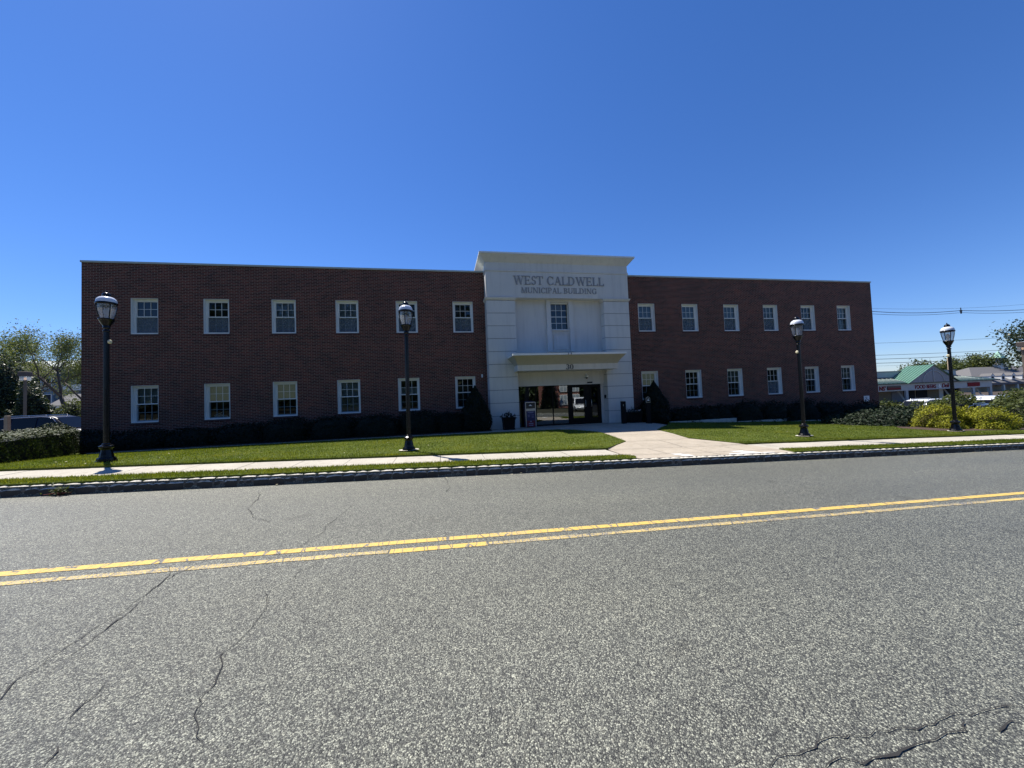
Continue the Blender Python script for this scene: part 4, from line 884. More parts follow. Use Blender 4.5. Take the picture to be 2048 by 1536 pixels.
# left hedges
def hedge(name, poly, z0, z1, label, mat, n, leaf, grp=None):
    cx = sum(p[0] for p in poly)/len(poly); cy = sum(p[1] for p in poly)/len(poly)
    r = empty(name, (cx, cy, z0)); tag(r, label, 'hedge', grp)
    pts = []; nr = []
    per = [math.dist(poly[i], poly[(i+1) % len(poly)]) for i in range(len(poly))]; tot = sum(per)
    for i, l in enumerate(per):
        k = int(n*.6*l/tot); a = poly[i]; b = poly[(i+1) % len(poly)]; t = RNG.random(k); zz = RNG.random(k)*(z1-z0)
        nx, ny = (b[1]-a[1])/l, -(b[0]-a[0])/l
        j = RNG.normal(0, .05, k)+.06*np.sin(t*l*4+zz*5); round_ = -.14*np.clip((zz/(z1-z0)-.8)/.2, 0, 1)**2
        pts.append(np.stack([a[0]+(b[0]-a[0])*t+nx*(j+round_)-cx, a[1]+(b[1]-a[1])*t+ny*(j+round_)-cy, zz], 1)); nr.append(np.tile([nx, ny, -.12], (k, 1)))
    xs = [p[0] for p in poly]; ys = [p[1] for p in poly]; k = int(n*1.2); x = RNG.uniform(min(xs), max(xs), k); y = RNG.uniform(min(ys), max(ys), k); ins = inside(x, y, poly); x, y = x[ins], y[ins]
    pts.append(np.stack([x-cx, y-cy, (z1-z0)+RNG.normal(0, .035, len(x))+.05*np.sin(x*3)*np.sin(y*2.5)], 1)); nr.append(np.tile([0, 0, 1.], (len(x), 1)))
    leaves(np.concatenate(pts), np.concatenate(nr), leaf, M[mat], 'foliage', r, .32)
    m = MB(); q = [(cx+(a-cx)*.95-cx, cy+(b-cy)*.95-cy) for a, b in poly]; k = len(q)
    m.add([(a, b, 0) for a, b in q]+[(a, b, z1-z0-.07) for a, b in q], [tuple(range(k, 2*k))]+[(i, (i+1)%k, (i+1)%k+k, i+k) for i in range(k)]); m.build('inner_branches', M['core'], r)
hedge('clipped_hedge', [(-10.75,11.15),(-11.6,13.3),(-12.9,15.7),(-15.5,17.4),(-22,17.4),(-18,11.15)], .22, 1.05, 'broad clipped hedge with sunlit top left of the building corner', 'hedge', 26000, .035)
shrub('clipped_shrub', -14.95, 17.6, 1.0, 1.0, 1.25, 'sunlit green shrub between the clipped hedge and the building corner', 'shrub', 'hedge', 5000, .035, None, 71, z=.0)

# trees
def tree(name, x, y, h, spread, label, leafmat_, nleaf=9000, leaf=.10, z=None, seed=1, trunk_r=.18, fork=.3, dens=1.0, group=None, cat='tree', sigma=.38, levels=4):
    rnd = random.Random(seed); zz = (G(x, y)-.05) if z is None else z
    r = empty(name, (x, y, zz)); tag(r, label, cat, group)
    m = MB(); tips = []
    def branch(p, d, l, rad, lv):
        pts = [p]; q = p.copy(); dd = d.copy(); n = 4
        for i in range(n):
            dd = (dd+Vector((rnd.gauss(0,.13), rnd.gauss(0,.13), rnd.gauss(.04,.06)))).normalized(); q = q+dd*(l/n); pts.append(q.copy())
        r1 = rad*.62; m.tube(pts, [rad+(r1-rad)*i/n for i in range(n+1)], 6 if lv < 2 else 4)
        if lv >= 2: tips.extend(pts[2:])
        if lv >= levels: return
        k = rnd.randint(2, 3) if lv else rnd.randint(3, 4)
        a0 = rnd.uniform(0, 6.28)
        for i in range(k):
            a = a0+i*6.28/k+rnd.uniform(-.4,.4); o = dd.orthogonal().normalized(); o2 = dd.cross(o); ang = rnd.uniform(.35,.75)*spread
            nd = (dd*math.cos(ang)+(o*math.cos(a)+o2*math.sin(a))*math.sin(ang)).normalized()
            branch(pts[-1] if i else pts[-1], nd, l*rnd.uniform(.62,.85), r1*.8, lv+1)
    branch(Vector((0,0,0)), Vector((rnd.gauss(0,.04), rnd.gauss(0,.04), 1)).normalized(), h*fork, trunk_r, 0)
    top = max(t.z for t in tips); f = h/top
    m.v = [(a*f, b*f, c*f) for a, b, c in m.v]; m.build('trunk', M['bark'], r)
    T_ = np.array([tuple(t*f) for t in tips]); idx = RNG.integers(0, len(T_), nleaf); p = T_[idx]+RNG.normal(0, sigma*h/8, (nleaf, 3))
    keep = p[:,2] > h*.16; p = p[keep]
    leaves(p, np.tile([0,0,.6], (len(p),1)), leaf, M[leafmat_], 'crown', r, 1.0); return r
tree('honey_locust', -43.5, 46, 9.9, 1.0, 'airy honey locust at the far left frame edge behind the lot lamp', 'leaf_a', 13000, .07, z=-.1, seed=3, sigma=.30, group='airy trees behind the parking lot')
tree('honey_locust', -39.3, 47, 10.2, 1.15, 'airy honey locust with spreading bare limbs above the dark bushy tree', 'leaf_a', 12000, .07, z=-.1, seed=8, sigma=.30, group='airy trees behind the parking lot')
tree('honey_locust', -35.9, 43, 9.4, 1.0, 'airy honey locust closest to the brick building corner', 'leaf_a', 11000, .07, z=-.1, seed=12, sigma=.30, group='airy trees behind the parking lot')
tree('honey_locust', -47.5, 50, 9.5, 1.0, 'partly hidden airy tree beyond the left frame edge', 'leaf_a', 9000, .07, z=-.1, seed=14, sigma=.3, group='airy trees behind the parking lot')
shrub('bushy_tree', -33.2, 34.5, 2.3, 2.2, 5.1, 'dark dense bushy tree behind the square lot lamp', 'tree', 'leaf_b', 16000, .085, None, 81, z=-.1, amp=.14, jitter=1)
shrub('bushy_tree', -30.3, 33.5, 1.6, 1.6, 3.9, 'smaller dark bushy tree behind the roof of the navy car', 'tree', 'leaf_b', 8000, .08, None, 82, z=-.1, amp=.15, jitter=1)
shrub('bushy_tree', -28.2, 34, 1.6, 1.5, 2.4, 'pale green bush at the brick corner beyond the navy car', 'tree', 'leaf_c', 5000, .08, None, 83, z=-.1, amp=.15, jitter=1)
shrub('bushy_tree', -37.5, 36, 2.6, 2.2, 4.9, 'dark bushy tree at the far left frame edge', 'tree', 'leaf_b', 9000, .085, None, 84, z=-.1, amp=.14, jitter=1)
# right side
shrub('loose_bush', 33.4, 21.6, 1.5, 1.2, 2.0, 'loose yellowish bush just right of the brick corner', 'shrub', 'leaf_c', 3500, .07, None, 91, z=-1.5, amp=.2, jitter=1)
shrub('loose_bush', 33.5, 18.5, 2.0, 1.3, 1.75, 'loose green bush left of the fourth street lamp behind the golden juniper', 'shrub', 'leaf_c', 5500, .07, None, 92, z=-1.35, amp=.22, jitter=1)
shrub('loose_bush', 35.2, 18.8, 1.0, 1.0, 1.7, 'brownish green bush directly right of the fourth lamp post', 'shrub', 'leaf_c', 3000, .07, None, 93, z=-1.4, amp=.2, jitter=1)
shrub('loose_bush', 31.2, 14.0, 2.2, 1.7, 2.15, 'large green bush at the right frame edge by the lot entrance', 'shrub', 'leaf_c', 11000, .07, None, 94, z=-1.3, amp=.16, jitter=1)
tree('maple_tree', 45.9, 17.6, 7.2, .85, 'leafy maple reaching into the right frame edge', 'leaf_b', 10000, .10, z=-1.5, seed=25, fork=.24, sigma=.45)
for i, (x, y, h, s) in enumerate(((150,88,9.5,31),(164,86,10.4,32),(172,88,10.8,33),(181,90,9.5,36))):
    tree('distant_tree', x, y, h, 1.2, 'rounded distant tree '+['behind the left slope of the green gable','just right of the lamp post above the mall roof','between the lamp post and the white cupola','peeking left beside the cupola'][i], 'leaf_c', 3000, .3, z=-2.2, seed=s, fork=.22, sigma=.6, levels=3, group='distant trees beyond the shops')

# ------------------------------------------------------------------ cars (length along x, nose towards +x)
def make_car(paint, Ln=4.7, Wd=1.85, H=1.65, suv=True):
    r = empty('parked_car'); hw = Wd/2
    bz = .52*H if suv else .55*H
    st = [(-.5,.42,bz*.92,.86),(-.485,.30,bz*.98,.93),(-.44,.24,bz,1),(-.3,.22,bz,1),(.0,.22,bz*.99,1),(.2,.22,bz*.97,1),(.34,.24,bz*.9,.99),(.44,.28,bz*.8,.95),(.485,.34,bz*.68,.86),(.5,.42,bz*.6,.76)]
    m = MB(); vs = []; K = 7
    for x, zb, zt, wf in st:
        w_ = hw*wf; X = x*Ln
        half = [(0,zb),(w_*.88,zb),(w_*.99,zb+.12),(w_,(zb+zt)/2),(w_*.985,zt-.08),(w_*.93,zt),(0,zt+.03)]
        vs += [(X, y, z) for y, z in half] + [(X, -y, z) for y, z in reversed(half[1:-1])]
    n = 12
    m.add(vs, [(i*n+k, (i+1)*n+k, (i+1)*n+(k+1)%n, i*n+(k+1)%n) for i in range(len(st)-1) for k in range(n)]+[tuple(range(n)), tuple(reversed(range((len(st)-1)*n, len(st)*n)))], 0, True)
    m.build('body', paint, r)
    gh = [(-.485 if suv else -.40,0),(-.45 if suv else -.24,.86),(-.40 if suv else -.15,.97),(-.1,1),(.06,.97),(.13,.86),(.27,0)]
    m = MB(); vs = []
    def sect(x, f):
        z0 = bz-.04; zt = bz+(H-bz)*f; wb = hw*.93; wt = hw*(.93-.19*f)
        return [(x, wb, z0), (x, wt, zt-.03*f), (x, wt*.8, zt), (x, -wt*.8, zt), (x, -wt, zt-.03*f), (x, -wb, z0)]
    for x, f in gh: vs += sect(x*Ln, max(f, .03))
    m.add(vs, [(i*6+k, i*6+k+1, (i+1)*6+k+1, (i+1)*6+k) for i in range(len(gh)-1) for k in range(5)], 0, True); m.build('cabin', paint, r)
    def gp(u, v, s, off=.012):   # point on cabin side at longitudinal fraction u, height fraction v
        z = bz+(H-bz)*v; y = hw*(.93-.19*v)+off; return (u*Ln, s*y, z)
    for s in (1, -1):
        for (pts) in ([(-.455,.08),(-.30,.08),(-.29,.84),(-.42,.80)], [(-.28,.08),(-.04,.08),(-.04,.88),(-.27,.86)], [(-.02,.08),(.20,.08),(.10,.78),(.04,.86),(-.02,.88)]):
            m = MB(); q = [gp(u, v, s) for u, v in pts]; m.add(q if s < 0 else q[::-1], [tuple(range(len(q)))]); m.build('side_window', M['carglass'], r)
        m = MB(); m.tube([gp(u, v, s, .016) for u, v in ((-.47,.03),(-.42,.85),(-.27,.92),(0,.94),(.06,.90),(.12,.78),(.22,.05))], .02, 4); m.build('chrome_trim', M['chrome'], r)
        m = MB(); m.tube([(-.38*Ln, s*hw*.66, H+.0),(-.36*Ln, s*hw*.66, H+.045),(.02*Ln, s*hw*.66, H+.045),(.05*Ln, s*hw*.66, H-.02)], .016, 5); m.build('roof_rail', M['chrome'], r)
        m = MB(); m.lathe([(.01,-.05),(.09,-.03),(.1,.03),(.05,.07)], 10); o = m.build('wing_mirror', paint, r); o.location = (.19*Ln, s*(hw+.09), bz+.08); o.scale = (.6, 1.1, 1)
        m = MB(); m.box(.455*Ln, .49*Ln, min(s*hw*.5, s*hw*.84), max(s*hw*.5, s*hw*.84), bz*.66, bz*.76); m.build('headlight', M['white'], r)
        m = MB(); m.box(-.503*Ln, -.47*Ln, min(s*hw*.6, s*hw*.9), max(s*hw*.6, s*hw*.9), bz*.75, bz*.97); m.build('tail_light', M['lamp_r'], r)
        for wx in (-.30, .31):
            m = MB(); m.lathe([(.16,-.11),(.31,-.11),(.345,-.08),(.345,.08),(.31,.11),(.16,.11)], 20); wl = m.build('wheel', M['rubber'], r); wl.location = (wx*Ln, s*(hw-.10), .345); wl.rotation_euler = (R(90), 0, 0)
            m = MB(); m.lathe([(.02,-.115),(.20,-.112),(.205,.112),(.02,.115)], 16); m.build('rim', M['alloy'], wl)
    wf = [(x*Ln, y, z) for x, y, z in [(.262, hw*.84, bz+.03), (.262, -hw*.84, bz+.03), (.138, -hw*.70, bz+(H-bz)*.84), (.138, hw*.70, bz+(H-bz)*.84)]]
    m = MB(); m.add([(x+.02, y, z+.012) for x, y, z in wf], [(0,1,2,3)][:1]); m.build('windscreen', M['carglass'], r)
    m = MB(); b0 = -.487 if suv else -.37; b1 = -.458 if suv else -.27
    m.add([(b0*Ln-.0, hw*.82, bz+.05), (b0*Ln-.0, -hw*.82, bz+.05), (b1*Ln-.012, -hw*.7, bz+(H-bz)*.8), (b1*Ln-.012, hw*.7, bz+(H-bz)*.8)], [(3,2,1,0)]); m.build('rear_window', M['carglass'], r)
    reg(r); return r
cb = make_car(M['carblue'], 4.9, 1.9, 1.66); cb.location = (-23.35, 27, -.06); tag(cb, 'dark navy estate car parked behind the left hedge', 'car')
cw = make_car(M['carwhite'], 4.7, 1.85, 1.66); cw.location = (38.3, 22.6, -1.58); cw.rotation_euler = (0,0,R(176)); tag(cw, 'white car parked left of the lamp, in front of the shops', 'car', 'cars in the right parking lot')
c2 = copy_tree(cw); c2.location = (39.8, 20.0, -1.55); c2.rotation_euler = (0,0,R(200)); tag(c2, 'white car right of the fourth lamp, nearer of the two overlapping white cars', 'car', 'cars in the right parking lot')
c3 = copy_tree(cw); c3.location = (45.8, 22.8, -1.6); c3.rotation_euler = (0,0,R(188)); tag(c3, 'white car partly hidden behind another white car by the large bush', 'car', 'cars in the right parking lot')
cg = make_car(M['cargrey'], 4.5, 1.8, 1.45, False); cg.location = (34.9, 16.8, -1.5); cg.rotation_euler = (0,0,R(12)); tag(cg, 'dark grey car low behind the golden juniper near the large bush', 'car', 'cars in the right parking lot')

# lot lamps and post on the left
def lot_lamp(x, y, z, h, label):
    r = empty('lot_lamp', (x, y, z)); tag(r, label, 'lamp post', 'square lot lamps')
    m = MB(); m.box(-.055,.055,-.055,.055,0,h-.55); m.build('pole', M['poleb'], r)
    m = MB(); m.sweep(-.20,.20,-.20,.20,[(0,h-.3),(.03,h-.29),(.03,h),(.0,h+.03)]); m.build('hood', simple('brown_hood', (.07,.05,.04), .6), r)
    m = MB(); m.box(-.18,.18,-.18,.18,h-.58,h-.302); m.build('lens', M['globe'], r)
    m = MB(); m.lathe([(.04,h-.55),(.07,h-.48),(.05,h-.38)], 8); m.build('bulb', M['lampglow'], r)
lot_lamp(-28.4, 30.9, -.06, 4.75, 'brown square headed lot lamp in front of the dark bushy tree')
lot_lamp(42.6, 19.1, -1.55, 5.7, 'brown square headed lamp among the maple leaves at the right edge')
m = MB(); m.sweep(-.08,.08,-.08,.08,[(0,0),(0,1.70),(-.03,1.76)]); o = m.build('wooden_post', M['wood'], None, (-23.1, 24.3, -.05)); tag(o, 'short thick wooden post behind the hedge at the left frame edge', 'post')
# dim apartment building far left
A = empty('apartment_building', (-76, 85, -.05)); tag(A, 'blue grey gabled apartment block behind the airy trees', 'building')
m = MB(); m.box(-12, 14, 0, 12, 0, 11.0); m.box(-3.5, 4.0, -2.0, -.002, 0, 9.6); m.build('wall', M['bluehouse'], A)
m = MB(); m.add([(-12.6,-.6,11.003),(14.6,-.6,11.003),(14.6,12.6,11.003),(-12.6,12.6,11.003),(-12.6,6,13),(14.6,6,13)], [(0,1,5,4),(2,3,4,5),(3,0,4),(1,2,5),(0,3,2,1)]); m.build('roof', M['coping'], A)
m = MB(); m.add([(-4.0,-2.6,9.603),(4.5,-2.6,9.603),(.25,-2.6,11.9),(-4.0,.5,9.603),(4.5,.5,9.603),(.25,.5,11.9)], [(0,1,2),(1,4,5,2),(3,0,2,5),(0,3,4,1)]); m.build('gable_roof', M['shingle'], A)
for zz in (.8, 3.8, 6.9):
    for xx in (-10, -6.2, -2.4, 1.0, 2.6, 6, 9.5, 12):
        y = -2.0 if -3.5 < xx < 3.2 else 0
        m = MB(); m.box(xx-.1, xx+1.2, y-.08, y-.003, zz-.1, zz+1.9); f = m.build('window', M['trim'], A)
        m = MB(); m.add([(xx,y-.085,zz),(xx+1.1,y-.085,zz),(xx+1.1,y-.085,zz+1.8),(xx,y-.085,zz+1.8)], [(0,1,2,3)]); m.build('pane', M['dark'], f)
for zz in (3.2, 6.3): m = MB(); m.box(5, 14.5, -1.4, -.002, zz, zz+.2); m.box(5, 14.5, -1.45, -1.401, zz+.2, zz+1.1); m.build('balcony', M['trim'], A)
hs2 = empty('small_white_house', (-49.5, 60, -.05)); tag(hs2, 'small white house with porch between the bushes beyond the navy car', 'building')
m = MB(); m.box(-2.5, 3, 0, 5, 0, 3.0); m.build('wall', M['trim'], hs2)
m = MB(); m.add([(-2.9,-.4,3.003),(3.4,-.4,3.003),(3.4,5.4,3.003),(-2.9,5.4,3.003),(-2.9,2.5,4.6),(3.4,2.5,4.6)], [(0,1,5,4),(2,3,4,5),(3,0,4),(1,2,5),(0,3,2,1)]); m.build('roof', M['shingle'], hs2)
for xx in (-1.8, 1.2): m = MB(); m.box(xx, xx+.8, -.03, -.002, .9, 2.3); m.build('window', M['dark'], hs2)

# ------------------------------------------------------------------ strip mall on the right
SM = empty('shopping_strip', (85, 50, -2.3)); tag(SM, 'low grey row of shops with green metal roof and central gable', 'building')
def sp_(m, nm, mat, par=None):
    m.v = [(x-85, y-50, z+2.3) for x, y, z in m.v]; return m.build(nm, mat, par or SM)
m = MB(); m.box(55, 102.5, 50, 50.3, -.08, 1.12); sp_(m, 'sign_band', M['mallwall'])
m = MB(); m.box(54.5, 104, 49.6, 50.0, 1.123, 1.28); m.box(54.5,104,50.001,50.4,1.123,1.28); sp_(m, 'eave', simple('dark_green_trim', (.01,.03,.028), .5))
m = MB()
m.add([(54.5,49.55,1.285),(81.5,49.55,1.285),(81.5,53,2.35),(54.5,53,2.35)], [(0,1,2,3)]); m.add([(92.2,49.55,1.285),(104.4,49.55,1.285),(99.3,53,2.35),(92.2,53,2.35)], [(0,1,2,3)]); m.add([(104.4,49.55,1.285),(104.4,60,1.285),(99.3,60,2.35),(99.3,53,2.35)], [(0,1,2,3)])
roof = sp_(m, 'roof', M['greenroof2'])
m = MB()
for k in range(58, 104, 1):
    if 81 < k < 92.5: continue
    x1 = k if k < 100 else 99.3
    m.tube([(k+.5,49.53,1.31),(min(k+.5, 99.3),53 if k < 99 else 53-(k-99)*.6,2.37 if k < 99 else 2.37-(k-99)*.2)], .05, 4)
m.v = [(x-85, y-50, z+2.3) for x, y, z in m.v]; m.build('standing_seams', M['coping'], roof)
m = MB(); m.box(55, 86, 53.0, 53.3, 2.0, 3.45); m.box(88, 99.2, 53.0, 53.3, 2.0, 3.35); sp_(m, 'parapet', M['mallwall'])
m = MB(); m.box(54.8, 86, 52.9, 53.4, 3.453, 3.6); m.box(88, 99.4, 52.9, 53.4, 3.353, 3.5); m.box(55, 99, 52.88, 52.999, 2.36, 2.46); sp_(m, 'parapet_cap', M['mallgable'])
m = MB(); m.add([(81.3,49.45,1.285),(92.6,49.45,1.285),(87.1,49.45,4.3)], [(0,1,2)]); sp_(m, 'gable', M['mallgable'])
m = MB(); m.tube([(87.0+2.5*math.cos(R(a)), 49.40, 1.35+2.0*math.sin(R(a))) for a in range(0, 181, 15)], .06, 4); m.tube([(87.0,49.4,1.3),(87.0,49.4,3.7)], .06, 4); sp_(m, 'gable_ornament', M['mallwall'])
m = MB(); m.add([(80.9,49.2,1.2),(87.1,49.2,4.42),(87.1,53.2,4.42),(80.9,53.2,1.2)], [(3,2,1,0)]); m.add([(93.1,49.2,1.2),(93.1,53.2,1.2),(87.1,53.2,4.42),(87.1,49.2,4.42)], [(0,1,2,3)]); gr = sp_(m, 'gable_roof', M['greenroof'])
m = MB()
for k in range(9): y = 49.25+k*.48; m.tube([(80.9,y,1.23),(87.1,y,4.45)], .045, 4)
m.v = [(x-85, y-50, z+2.3) for x, y, z in m.v]; m.build('standing_seams', M['signgreen'], gr)
m = MB(); m.box(55, 100, 53.0, 53.2, -2.3, -.083); sp_(m, 'shop_wall', M['tan'])
m = MB(); m.box(55, 102.5, 50.3, 53.0, -.06, .0); sp_(m, 'soffit', M['mallwall'])
for (a, b, mt) in ((70,74.5,'dark'),(76.5,79,'dark'),(82.5,85.3,'mallgable'),(85.5,88.2,'dark'),(88.6,91.3,'dark'),(94.3,95.3,'trim'),(95.6,97.4,'dark'),(98.6,99.4,'dark')):
    m = MB(); m.box(a, b, 52.93, 52.998, -2.2, -.2); sp_(m, 'shop_window', M[mt])
for x in (73.8, 81.6, 92.6, 97.8, 102.2): m = MB(); m.box(x-.28, x+.28, 50.02, 50.28, -2.3, -.083); sp_(m, 'column', M['mallwall'])
for x, s in ((81.2,1),(92.4,1),(100.5,1)): m = MB(); m.add([(x,51.3,-.1),(x+.5,51.3,-.1),(x+1.7,50.9,-2.2),(x+1.2,50.9,-2.2)], [(0,1,2,3)]); sp_(m, 'awning_brace', M['beige'])
def textsign(txt, x, z, size, mat, y=49.98, sx=1.0, shear=0.0, parent=None, nm='shop_lettering'):
    cu = bpy.data.curves.new('t', 'FONT'); cu.body = txt; cu.size = size; cu.extrude = .03; cu.offset = .012; cu.shear = shear
    o = bpy.data.objects.new('t', cu); COL.objects.link(o); dg_ = bpy.context.evaluated_depsgraph_get(); me = bpy.data.meshes.new_from_object(o.evaluated_get(dg_))
    bpy.data.objects.remove(o); me.materials.clear(); me.materials.append(mat); q = bpy.data.objects.new(nm, me); COL.objects.link(q); q.parent = parent or SM
    q.rotation_euler = (R(90), 0, 0); q.location = (x-85, y-50, z+2.3); q.scale = (sx, 1, 1); return q
textsign('FOOD BEERS', 83.4, .16, .95, M['signred'], sx=.92); textsign('&', 89.0, .18, .95, M['white'], sx=1.0); textsign('Deli', 89.8, .2, 1.05, M['signred'], sx=1.0, shear=.25)
textsign('NS\'', 75.2, .1, 1.05, M['signred'], y=49.94, sx=1.0)
m = MB(); m.box(77.0, 80.1, 49.9, 49.998, .1, .85); sg = sp_(m, 'shop_sign', M['signdark'])
m = MB(); m.box(77.1, 80.0, 49.85, 49.899, .22, .44); m.box(77.1, 80.0, 49.85, 49.899, .56, .62); m.v = [(x-85, y-50, z+2.3) for x, y, z in m.v]; m.build('red_stripe', M['signred'], sg)
m = MB(); m.box(96.2, 99.2, 49.9, 49.998, .15, .88); sp_(m, 'shop_sign', M['signred'])
# colonial building with cupola
CB = empty('colonial_building', (160, 75, -2.4)); tag(CB, 'grey roofed building with white dormers and cupola beyond the shops', 'building')
def cp(m, nm, mat, par=None): m.v = [(x-160, y-75, z+2.4) for x, y, z in m.v]; return m.build(nm, mat, par or CB)
m = MB(); m.box(148, 213, 76, 92, -2.4, .08); cp(m, 'wall', M['tan'])
m = MB(); m.add([(146,74.6,.1),(215,74.6,.1),(215,92,.1),(146,92,.1),(159,82,5.0),(215,82,5.0)], [(0,1,5,4),(2,3,4,5),(3,0,4)]); cp(m, 'roof', M['shingle'])
m = MB(); m.box(150, 213, 74.4, 76.0, -.5, .08); cp(m, 'porch_band', M['shingle'])
for x in (152, 157.5, 163, 168.5): m = MB(); m.box(x-.3, x+.3, 74.5, 75.0, -2.4, -.503); cp(m, 'column', M['coping'])
for x in (155.0, 159.2, 163.4, 167.6):
    m = MB(); m.box(x-.7, x+.7, 75.4, 77.4, .9, 2.1); dm = cp(m, 'dormer', M['trim']); m = MB(); m.add([(x-.85,75.3,2.103),(x+.85,75.3,2.103),(x,75.3,2.9),(x-.85,77.6,2.103),(x+.85,77.6,2.103),(x,77.6,2.9)], [(0,1,2),(1,4,5,2),(3,0,2,5)]); m.v = [(a-160, b-75, c+2.4) for a, b, c in m.v]; m.build('dormer_roof', M['shingle'], dm)
    m = MB(); m.add([(x-.7,75.28,2.11),(x+.7,75.28,2.11),(x,75.28,2.75)], [(0,1,2)]); m.v = [(a-160, b-75, c+2.4) for a, b, c in m.v]; m.build('pediment', M['trim'], dm)
    m = MB(); m.box(x-.36, x+.36, 75.34, 75.398, 1.1, 1.95); m.v = [(a-160, b-75, c+2.4) for a, b, c in m.v]; m.build('window', M['dark'], dm)
m = MB(); m.box(170.6, 172.6, 80.9, 82.9, 4.2, 5.6); m.box(170.8, 172.4, 81.1, 82.7, 5.603, 7.6); cu_ = cp(m, 'cupola', M['trim'])
for fn, pts, mt in (('cupola_roof', None, 'signgreen'), ('louvre', 1, 'sash_low')):
    m = MB()
    if pts is None: m.add([(170.4,80.7,7.6),(172.8,80.7,7.6),(172.8,83.1,7.6),(170.4,83.1,7.6),(171.6,81.9,10.0)], [(0,1,4),(1,2,4),(2,3,4),(3,0,4),(3,2,1,0)])
    else: m.box(171.2, 172.0, 81.04, 81.098, 6.1, 7.2)
    m.v = [(a-160, b-75, c+2.4) for a, b, c in m.v]; m.build(fn, M[mt], cu_)

# ------------------------------------------------------------------ poles and wires
def upole(x, y, z, h, label, arm=True):
    r = empty('utility_pole', (x, y, z)); tag(r, label, 'utility pole', 'wooden utility poles')
    m = MB(); m.tube([(0,0,0),(0,0,h)], [.16,.11], 8); m.build('pole', M['wood'], r)
    if arm: m = MB(); m.box(-1.1,1.1,-.06,.06,h-.8,h-.65); m.build('crossarm', M['wood'], r)
upole(110.2, 60, -2.2, 8.6, 'distant wooden pole just left of the fourth lamp above the mall roof', False)
upole(10, 52, 0, 10, 'utility pole standing behind the brick building'); upole(112, 34, -2.0, 12.5, 'utility pole beyond the right edge of the lot')
upole(-4, 36, 0, 9.6, 'utility pole close behind the roof of the brick building')
def wire(a, b, sag, rad, label, dev=None):
    pts = [Vector(a)+(Vector(b)-Vector(a))*t/24-Vector((0,0,sag*4*(t/24)*(1-t/24))) for t in range(25)]
    o = Vector(a); m = MB(); m.tube([p-o for p in pts], rad, 5)
    if dev is not None:
        p = pts[0]+(pts[-1]-pts[0])*0; t = dev; q = Vector(a)+(Vector(b)-Vector(a))*t-Vector((0,0,sag*4*t*(1-t)))-o
        m.box(q.x-.07, q.x+.07, q.y-.04, q.y+.04, q.z-.36, q.z+.05); m.box(q.x-.16, q.x+.16, q.y-.05, q.y+.05, q.z-.1, q.z-.0); m.box(q.x-.03, q.x+.03, q.y-.03, q.y+.03, q.z+.05, q.z+.32)
    w_ = m.build('power_cable', M['rubber'], None, tuple(o)); tag(w_, label, 'cable', 'overhead cables right of the building')
wire((45.0,30,9.15),(57.7,30,9.32),.22,.030,'thick upper cable running from the roof corner to the small spacer')
wire((57.7,30,9.32),(72,30,9.75),.18,.030,'thick upper cable running right from the small spacer', 0.0)
wire((45.0,30,8.88),(57.7,30,9.08),.2,.020,'thinner lower cable left of the spacer')
wire((57.7,30,9.08),(72,30,9.45),.2,.020,'thinner lower cable right of the spacer')
wire((45.0,30,9.46),(72,30,10.45),.35,.010,'faint topmost thin cable above the thick pair')
for (zl, zr, rad, lb) in ((.139,.157,.022,'thin lone cable level with the lamp globe'),(.096,.109,.03,'upper of the dark cables crossing the cupola tip'),(.082,.0935,.038,'dark cable crossing the cupola roof'),(.068,.0762,.038,'lowest dark cable crossing the cupola body'),(.058,.066,.014,'faint low cable just above the mall parapet')):
    z = 5.0; wire((1.48*z/zl if False else 1.45*50, 50, 1.6+zl*50*.99), (2.27*46, 46, 1.6+zr*46), .12, rad, lb)

# ------------------------------------------------------------------ across the street, behind the camera (seen in the glass)
HB = empty('brick_house', (20, -21.5, -.6)); tag(HB, 'red brick house with white windows across the street, mirrored in the entrance glass', 'building')
m = MB(); m.box(-2.3, 2.2, -9, 0, 0, 7.2); m.build('wall', M['brick2'], HB)
m = MB(); m.add([(-2.7,.5,7.203),(2.6,.5,7.203),(2.6,-9.5,7.203),(-2.7,-9.5,7.203),(0,-2,9.4),(0,-7,9.4)], [(1,0,4),(3,2,5),(0,3,5,4),(2,1,4,5),(0,1,2,3)]); m.build('roof', M['shingle'], HB)
for zz in (.55, 2.7, 4.9):
    for xx in (-1.2, .9):
        m = MB(); m.box(xx, xx+1.3, .003, .1, zz, zz+1.7); f = m.build('window', M['trim'], HB)
        for k in range(4):
            m = MB(); x0 = xx+.1+(k%2)*.6; z0 = zz+.1+(k//2)*.8; m.box(x0, x0+.5, .101, .11, z0, z0+.7); m.build('pane', M['blindblue'], f)
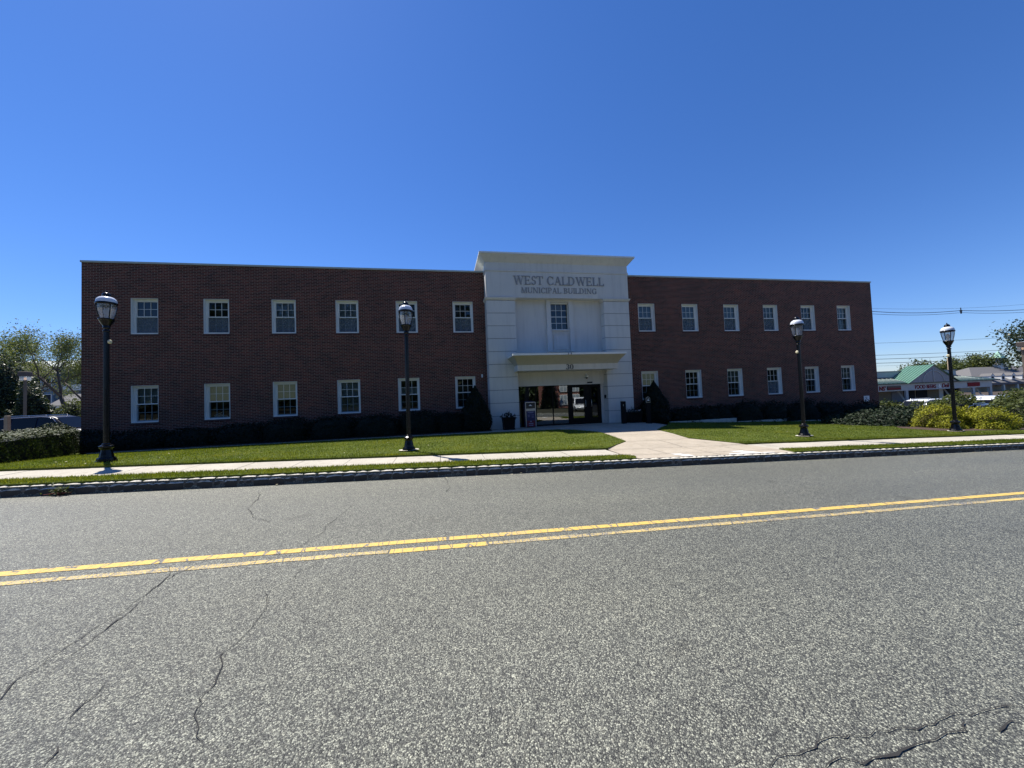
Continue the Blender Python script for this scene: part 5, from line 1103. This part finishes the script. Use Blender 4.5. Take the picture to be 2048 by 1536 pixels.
cz = copy_tree(cw); cz.location = (16.0, -5.6, -.42); cz.rotation_euler = (0,0,R(100)); tag(cz, 'white car across the street, seen mirrored in the entrance door', 'car')
for i, (x, y, h, s) in enumerate(((-26,-16,13,41),(-17,-19,15,42),(-8,-16,14,43),(1,-20,15,44),(12.5,-19,12,45),(29,-20,14,46),(46,-17,13,47),(58,-20,14,48))):
    tree('street_tree', x, y, h, 1.15, 'tall tree across the street, '+['far left','second from left','third from left','opposite the left wing end','beside the brick house','right of the brick house','far right','farthest right'][i]+', mirrored in the windows', 'leaf_b', 6000, .22, seed=s, fork=.22, sigma=.55, levels=3, trunk_r=.25, group='trees across the street')
# small weed at the kerb
r = empty('weed', (-6.55, 7.66, rd(-6.55))); tag(r, 'small weed growing from the kerb joint near the first street lamp', 'weed')
p = RNG.normal(0, 1, (160, 3))*np.array([.09,.03,.05])+np.array([0,0,.07]); leaves(p, np.tile([0,-.3,1.], (160,1)), .02, M['leaf_c'], 'leaves', r, .8)
m = MB()
for k in range(7): m.tube([(0,0,0),(random.uniform(-.1,.1),random.uniform(-.04,0),.05),(random.uniform(-.22,.22),random.uniform(-.06,0),.04)], .003, 4)
m.build('stems', simple('red_stem', (.25,.06,.04), .7), r)

# tree belt added far behind the camera, blocks bright horizon sky in the glass
def wood():
    n = 16000; x = RNG.uniform(-150, 170, n); z = RNG.uniform(0, 1, n)**.8; top = 9+1.8*np.sin(x*.21)+1.2*np.sin(x*.53+1)
    p = np.stack([x, -48+RNG.normal(0, 1.5, n), -.8+z*top], 1); o = leaves(p, np.tile([0,1,.3], (n,1)), .75, M['leaf_b'], 'wood', None, .7)
    m = MB(); m.box(-150, 170, -56, -50, -3, 7.2); m.build('blocker_core', M['core'], o)
    tag(o, 'added dark belt of trees blocking bright sky from the window reflections', 'wood', kind='stuff')
wood()

shrub('yard_tree', 16.4, -19.6, 1.25, 1.2, 4.3, 'small bushy tree in front of the brick house across the street', 'tree', 'leaf_b', 5000, .12, None, 97, z=-.6, amp=.2, jitter=1)
